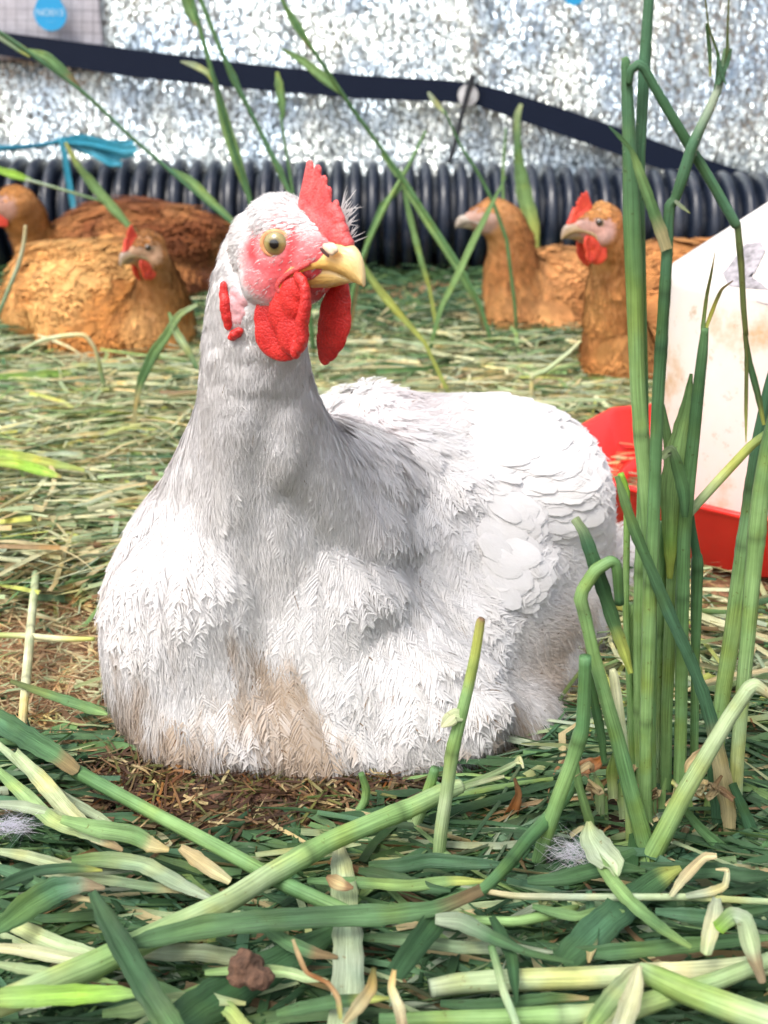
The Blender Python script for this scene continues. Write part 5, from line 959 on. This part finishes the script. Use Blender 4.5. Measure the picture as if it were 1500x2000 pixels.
# bundles of long pale leaves lying on the left below the hen and on the bottom left
lb = [(('pale', 'grey', 'pale'), (-20, 1440), (130, 1560), (260, 1640)), (('light', 'pale'), (-10, 1500), (100, 1600), (230, 1650)), (('pale', 'cream'), (30, 1470), (140, 1590), (240, 1660)), (('grey', 'pale'), (-20, 1570), (100, 1590), (220, 1640)), (('pale', 'grey'), (-20, 1660), (120, 1690), (260, 1700)), (('light', 'mid'), (120, 1600), (260, 1630), (330, 1660)),
      (('pale', 'pale'), (-20, 1790), (100, 1840), (240, 1880)), (('cream', 'pale'), (-20, 1850), (120, 1870), (260, 1890)), (('pale', 'light'), (-20, 1880), (100, 1900), (230, 1920)), (('grey', 'mid'), (60, 1700), (220, 1720), (400, 1740)), (('mid', 'grey'), (140, 1680), (280, 1690), (420, 1760)), (('blue', 'mid'), (-20, 1690), (60, 1720), (180, 1760)),
      (('grey', 'pale'), (240, 1860), (400, 1860), (540, 1880)), (('light', 'pale'), (200, 1980), (330, 1955), (480, 1960)), (('mid', 'deep'), (480, 1790), (560, 1840), (660, 1870)), (('light', 'pale'), (400, 1900), (560, 1900), (640, 1915)), (('mid', 'grey'), (700, 1830), (900, 1850), (1080, 1860)), (('mid', 'light'), (600, 1720), (800, 1730), (960, 1722)),
      (('deep', 'blue'), (720, 1690), (840, 1680), (1000, 1690)), (('dark', 'deep'), (700, 1700), (780, 1720), (880, 1740)), (('deep', 'mid'), (1030, 1720), (1160, 1700), (1260, 1700)), (('mid', 'light'), (1040, 1770), (1130, 1790), (1220, 1780)), (('deep', 'dark'), (1250, 1690), (1400, 1700), (1520, 1710)), (('blue', 'deep'), (1280, 1780), (1400, 1790), (1520, 1770)),
      (('deep', 'mid'), (1080, 1860), (1300, 1850), (1520, 1830)), (('dark', 'deep'), (960, 1790), (1000, 1870), (1010, 1960)), (('blue', 'deep'), (1150, 1740), (1160, 1820), (1150, 1880)), (('mid', 'deep'), (540, 1980), (640, 1960), (760, 1950)), (('light', 'pale'), (430, 1960), (470, 2000), (520, 2050)), (('deep', 'mid'), (860, 1960), (1000, 1960), (1150, 1950)), (('dark', 'blue'), (-20, 1740), (80, 1700), (200, 1700))]
seen_l = {}
def where(x, y):
    h_ = 'at the left edge' if x < 130 else 'left of the middle' if x < 560 else 'in the middle' if x < 900 else 'right of the middle' if x < 1250 else 'near the right edge'
    return h_ + (' nearest the hen' if y < 1700 else ' in mid foreground' if y < 1860 else ' near the bottom edge')
CN = {'pale': 'pale green', 'grey': 'grey green', 'light': 'light green', 'cream': 'cream', 'mid': 'mid green', 'deep': 'deep green', 'dark': 'very dark green', 'blue': 'bluish green'}
for k, (cs, a, b, c) in enumerate(lb):
    wd = random.uniform(18, 34); z = random.uniform(.012, .030); pts = [(a[0], a[1], wd * .5), ((a[0] + b[0]) / 2, (a[1] + b[1]) / 2 + random.uniform(-6, 6), wd), (b[0], b[1], wd), ((b[0] + c[0]) / 2, (b[1] + c[1]) / 2 + random.uniform(-6, 6), wd * .9), (c[0], c[1], wd * .25)]
    lone_leaf(('broad ' if wd > 26 else 'narrow ') + CN[cs[0]] + ' blade ' + ('slanting ' if abs(c[1] - a[1]) > .35 * abs(c[0] - a[0]) else 'lying level ') + where(b[0], b[1]), pts, list(cs), z=z, fold=random.uniform(.15, .5), twist=random.uniform(-.5, .5), group='loose leaf blades in the foreground')
# long pale strands on the sunny left
clippings('cut_grass', 2600, -.8, .8, .92, 1.75, rg, (.08, .24), (.0016, .0042), lambda x, y: pile(x, y) + .008, ['cream', 'pale', 'straw', 'grey', 'light', 'yellow'], [4, 5, 3, 3, 2, 1], None, 0.12, .35, 5, zmax=.012)
_byl = {}
for o_ in list(COL.objects):
    if o_.get('group') == 'loose leaf blades in the foreground': _byl.setdefault(o_['label'], []).append(o_)
for l_, os_ in _byl.items():
    if len(os_) == 2:
        os_.sort(key=lambda o_: -sum(v.co.y for v in o_.data.vertices) / len(o_.data.vertices)); os_[0]['label'] = l_ + ', upper of two'; os_[1]['label'] = l_ + ', lower of two'
# small things on the ground
def clump(name, label, cat, px, py, z, r, mat, seed, squash=.7, n=9):
    rg2 = np.random.default_rng(seed); c = np.array(G(px, py, z)); V, Fq = blob([(c + rg2.normal(0, r * .38, 3) * [1, .8, .5], (r * rg2.uniform(.4, .7), r * rg2.uniform(.4, .7), r * rg2.uniform(.3, .55) * squash / .7), None) for _ in range(n)], r * .09, 3)
    N = vnormals(V, Fq); V = V + N * (r * .10 * wob(V, 3.2 / r, seed, 3) + r * .05 * wob(V, 14 / r, seed + 1, 2))[:, None]; return tag(npmesh(name, V, Fq, mat), label, cat)
M_DUNG = plain('dry_dung', (0.11, 0.058, 0.035), 0.95, 260, 0.45, 1.0, 0.003)
clump('dung_clump', 'dark brown dried clump of dirt on the green leaves near the bottom edge', 'dirt clump', 480, 1892, .036, .0105, M_DUNG, 4)
clump('soil_clod', 'reddish brown clod of soil left of the hen at mid height', 'soil clod', 240, 1018, .012, .014, plain('clod', (0.26, 0.13, 0.09), .95, 120, .4, 1.0, .003), 5); clump('soil_clod', 'smaller dark clod of soil just below the reddish clod left of the hen', 'soil clod', 232, 1060, .006, .010, M_DUNG, 6)

def litter_pat():
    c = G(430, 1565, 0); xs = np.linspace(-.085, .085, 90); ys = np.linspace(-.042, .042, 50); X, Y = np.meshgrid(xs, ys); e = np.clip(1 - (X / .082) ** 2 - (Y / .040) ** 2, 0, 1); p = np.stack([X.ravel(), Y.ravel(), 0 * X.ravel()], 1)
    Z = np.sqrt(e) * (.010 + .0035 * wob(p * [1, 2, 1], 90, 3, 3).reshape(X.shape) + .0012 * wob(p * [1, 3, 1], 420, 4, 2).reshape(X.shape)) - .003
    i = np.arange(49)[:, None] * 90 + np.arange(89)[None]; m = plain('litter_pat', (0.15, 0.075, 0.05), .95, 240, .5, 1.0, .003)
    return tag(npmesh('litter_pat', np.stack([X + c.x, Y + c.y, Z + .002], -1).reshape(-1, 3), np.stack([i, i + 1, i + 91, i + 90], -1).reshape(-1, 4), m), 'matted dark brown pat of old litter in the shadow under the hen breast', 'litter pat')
litter_pat()
_b = bare; bare = lambda x, y: 0 * x
clippings('matted_straw', 2600, -.19, .10, .535, .64, rg, (.010, .034), (.0008, .0022), lambda x, y: .011 + 0 * x, ['soil', 'brown', 'olive', 'straw', 'rust'], [7, 4, 3, 1.2, .6], lambda x, y: ell(x, y, G(450, 1560).x, G(450, 1560).y, .11, .045), 0.1, 1.2, 3, zmax=.006)
clippings('matted_straw', 3500, -.42, -.10, .62, .95, rg, (.010, .040), (.0006, .0020), lambda x, y: .006 + 0 * x, ['brown', 'straw', 'cream', 'tan', 'pale'], [2, 4, 3, 5, 1], None, 0.1, 1.2, 3, zmax=.005)
bare = _b
def fluff(label, px, py, z, r, seed, n=260):
    rg2 = np.random.default_rng(seed); V = []; F_ = []; c0_ = np.array(G(px, py, z))
    for k in range(n):
        p = c0_ + rg2.normal(0, r * .35, 3) * [1, .8, .25]; d = unit(rg2.normal(0, 1, 3) * [1, .7, .5]); e = rg2.normal(0, .6, 3); L = r * rg2.uniform(.3, .9); w_ = np.array([0, 0, .00016]); o = len(V)
        for j in range(4): q = p + d * L * j / 3 + e * L * .25 * (j / 3) ** 2; V += [q - w_ * (1 - j / 4), q + w_ * (1 - j / 4)]
        for j in range(3): F_.append((o + 2 * j, o + 2 * j + 1, o + 2 * j + 3, o + 2 * j + 2))
    return tag(npmesh('down_feather', np.array(V), F_, M_FEATHER, np.tile([[.78, .76, .84]], (len(V), 1)), np.zeros((len(V), 2))), label, 'down feather')
fluff('fluffy white down feather caught in the cut grass left of the tuft', 1120, 1665, .022, .017, 1); fluff('fluffy white down feather at the left edge among the pale leaves', 25, 1610, .022, .014, 2); fluff('white down feather on the cut grass behind the white hen, left of the red tray', 1085, 800, .02, .04, 3, 420)
lone_leaf('small brown seed husk lying on the pale grey leaf', [(638, 1712, 6), (655, 1722, 26), (672, 1730, 24), (690, 1734, 6)], ['brown', 'straw', 'brown'], z=.03, fold=.5, name='seed_husk', group=None, cat='seed husk')

# ---- blades and stems standing further back, each its own thing
GB = 'standing grass stems in front of the pipe'
def back(label, parts, Y, extend=True):
    root = tag(empty('grass_stalk'), label, 'grass stem', GB); first = None
    p0 = P(parts[0][1][-1][0], parts[0][1][-1][1], Y); root.location = (p0.x, p0.y, 0)
    for kind, pts, cols in parts:
        pp = pathpts(pts, Y)
        if extend and kind[-1] == '+': pp = ext(pp)
        if kind[0] == 'S': make_stem('stem', pp, cols, (), root, 6)
        else: make_leaf('leaf', pp, cols, root, None, .3)
back('thin stem slanting from the top left corner down to the head of the white hen', [('S+', [(-20, 50, 8), (60, 105, 8), (160, 178, 8), (250, 262, 7), (340, 340, 8), (400, 392, 7), (470, 450, 7), (520, 500, 7)], ['deep', 'blue', 'mid']), ('L', [(-30, 50, 14), (20, 82, 18), (60, 108, 12)], ['grey', 'mid']), ('L', [(55, 98, 6), (90, 110, 18), (130, 145, 18), (165, 185, 6)], ['light', 'mid', 'deep']), ('L', [(335, 330, 6), (375, 355, 16), (420, 400, 15), (470, 445, 6)], ['mid', 'light', 'mid'])], 1.75)
back('stem crossing the strap left of the middle, with a pale side leaf', [('S+', [(370, -20, 9), (400, 90, 9), (425, 180, 10), (455, 285, 10), (485, 380, 10), (510, 470, 9)], ['mid', 'deep', 'mid']), ('L', [(355, -20, 14), (372, 20, 24), (385, 50, 10)], ['mid', 'light']), ('L', [(418, 150, 8), (440, 240, 20), (465, 320, 20), (492, 400, 8)], ['mid', 'light', 'mid']), ('L', [(353, 120, 4), (380, 128, 13), (405, 142, 12), (416, 160, 6)], ['grey', 'pale', 'mid'])], 1.7)
back('second stem crossing the strap, without side leaf, ending behind the comb of the white hen', [('S+', [(385, -20, 9), (430, 95, 9), (475, 190, 9), (510, 260, 9), (545, 330, 10), (575, 400, 9)], ['mid', 'blue', 'mid']), ('L', [(430, 95, 6), (455, 150, 15), (478, 200, 8)], ['mid', 'mid']), ('L', [(520, 285, 6), (545, 330, 14), (562, 372, 8)], ['mid', 'light'])], 1.75)
back('long stem slanting down right across the strap towards the pipe in the middle', [('S+', [(545, -10, 7), (590, 65, 8), (640, 140, 8), (690, 215, 8), (745, 290, 8), (790, 355, 9), (850, 445, 8), (905, 530, 8), (940, 600, 8)], ['mid', 'deep', 'mid', 'mid']), ('L', [(552, 5, 6), (580, 50, 18), (612, 102, 6)], ['mid', 'light']), ('L', [(550, 95, 4), (590, 118, 16), (630, 150, 20), (665, 182, 6)], ['mid', 'light', 'mid'])], 1.9)
back('short stem with a single upright leaf in front of the strap', [('S+', [(548, 225, 5), (558, 290, 5), (568, 350, 6), (580, 420, 6)], ['mid', 'mid']), ('L', [(541, 140, 6), (545, 165, 17), (550, 200, 17), (553, 232, 6)], ['light', 'mid'])], 1.85)
back('thin stem with a pale tip below the cable tie', [('S+', [(868, 215, 4), (900, 285, 6), (935, 340, 7), (965, 400, 7), (990, 470, 7)], ['deep', 'mid']), ('L', [(836, 180, 6), (850, 200, 12), (870, 222, 6)], ['grey', 'pale'])], 1.95)
back('tangle of crossing leaves standing in front of the middle of the pipe', [('S+', [(832, 255, 5), (800, 320, 7), (760, 390, 10), (735, 440, 9), (700, 520, 8)], ['mid', 'light', 'mid']), ('L+', [(778, 330, 6), (800, 375, 16), (840, 440, 16), (885, 510, 14), (930, 590, 10)], ['light', 'light', 'mid']), ('L+', [(785, 345, 5), (800, 420, 12), (820, 500, 12), (838, 560, 8)], ['mid', 'light', 'mid']), ('L', [(745, 300, 5), (775, 340, 12), (790, 350, 6)], ['light', 'mid']), ('L+', [(790, 360, 6), (750, 400, 14), (720, 470, 12), (700, 540, 8)], ['mid', 'mid', 'light'])], 1.95)
back('slanting blade crossing in front of the comb-less hen', [('L+', [(988, 345, 3), (960, 400, 9), (925, 470, 14), (890, 545, 14), (862, 600, 10), (845, 660, 8)], ['mid', 'light', 'light', 'mid'])], 1.75)
back('upright pale blades behind the comb-less hen', [('L+', [(1018, 203, 8), (1010, 230, 14), (1012, 300, 16), (1022, 370, 30), (1038, 440, 30), (1045, 520, 14)], ['pale', 'mid', 'light', 'mid']), ('S+', [(988, 250, 4), (985, 300, 6), (982, 360, 6), (985, 430, 6)], ['mid', 'light'])], 2.3)
back('leaf hanging over the pipe below the blue twine', [('L+', [(128, 278, 6), (150, 320, 12), (185, 365, 20), (215, 400, 20), (260, 450, 10)], ['yellow', 'mid', 'light', 'mid']), ('L', [(-10, 330, 12), (30, 342, 18), (60, 352, 8)], ['lime', 'lime']), ('S', [(50, 350, 7), (120, 370, 6), (205, 395, 6)], ['grey', 'mid'])], 2.15)
back('thin dry stem standing at the left edge in front of the cut-off hen', [('S+', [(50, 440, 6), (46, 480, 8), (35, 520, 8), (15, 570, 8), (-5, 620, 7)], ['straw', 'grey', 'mid'])], 1.75)
back('yellow green blade leaning behind the beak of the white hen', [('L+', [(700, 500, 5), (725, 545, 14), (760, 590, 16), (795, 630, 12), (830, 670, 8)], ['mid', 'yellow', 'mid'])], 1.5)
back('bent pale leaf standing between the golden brown hen and the neck of the white hen', [('L+', [(385, 595, 8), (350, 615, 14), (325, 655, 18), (300, 690, 20), (275, 745, 16), (265, 790, 8)], ['pale', 'light', 'mid', 'light']), ('L', [(330, 610, 6), (345, 650, 16), (370, 690, 14), (385, 720, 6)], ['light', 'pale', 'mid'])], 1.35)
back('dry bent straw in front of the golden brown hen', [('S+', [(35, 690, 6), (80, 665, 9), (130, 655, 9), (165, 655, 9), (185, 680, 8), (195, 715, 8)], ['pale', 'cream', 'straw', 'mid'])], 1.55)
back('pale straw leaning against the red combed hen', [('S+', [(1135, 665, 5), (1110, 690, 9), (1065, 725, 10), (1040, 735, 9), (1038, 770, 9)], ['cream', 'pale', 'straw'])], 1.45)
back('white strip of twine or straw tip at the left edge on the strap', [('L', [(-30, 105, 6), (0, 104, 12), (38, 97, 10)], ['cream', 'cream'])], 2.6) if False else None
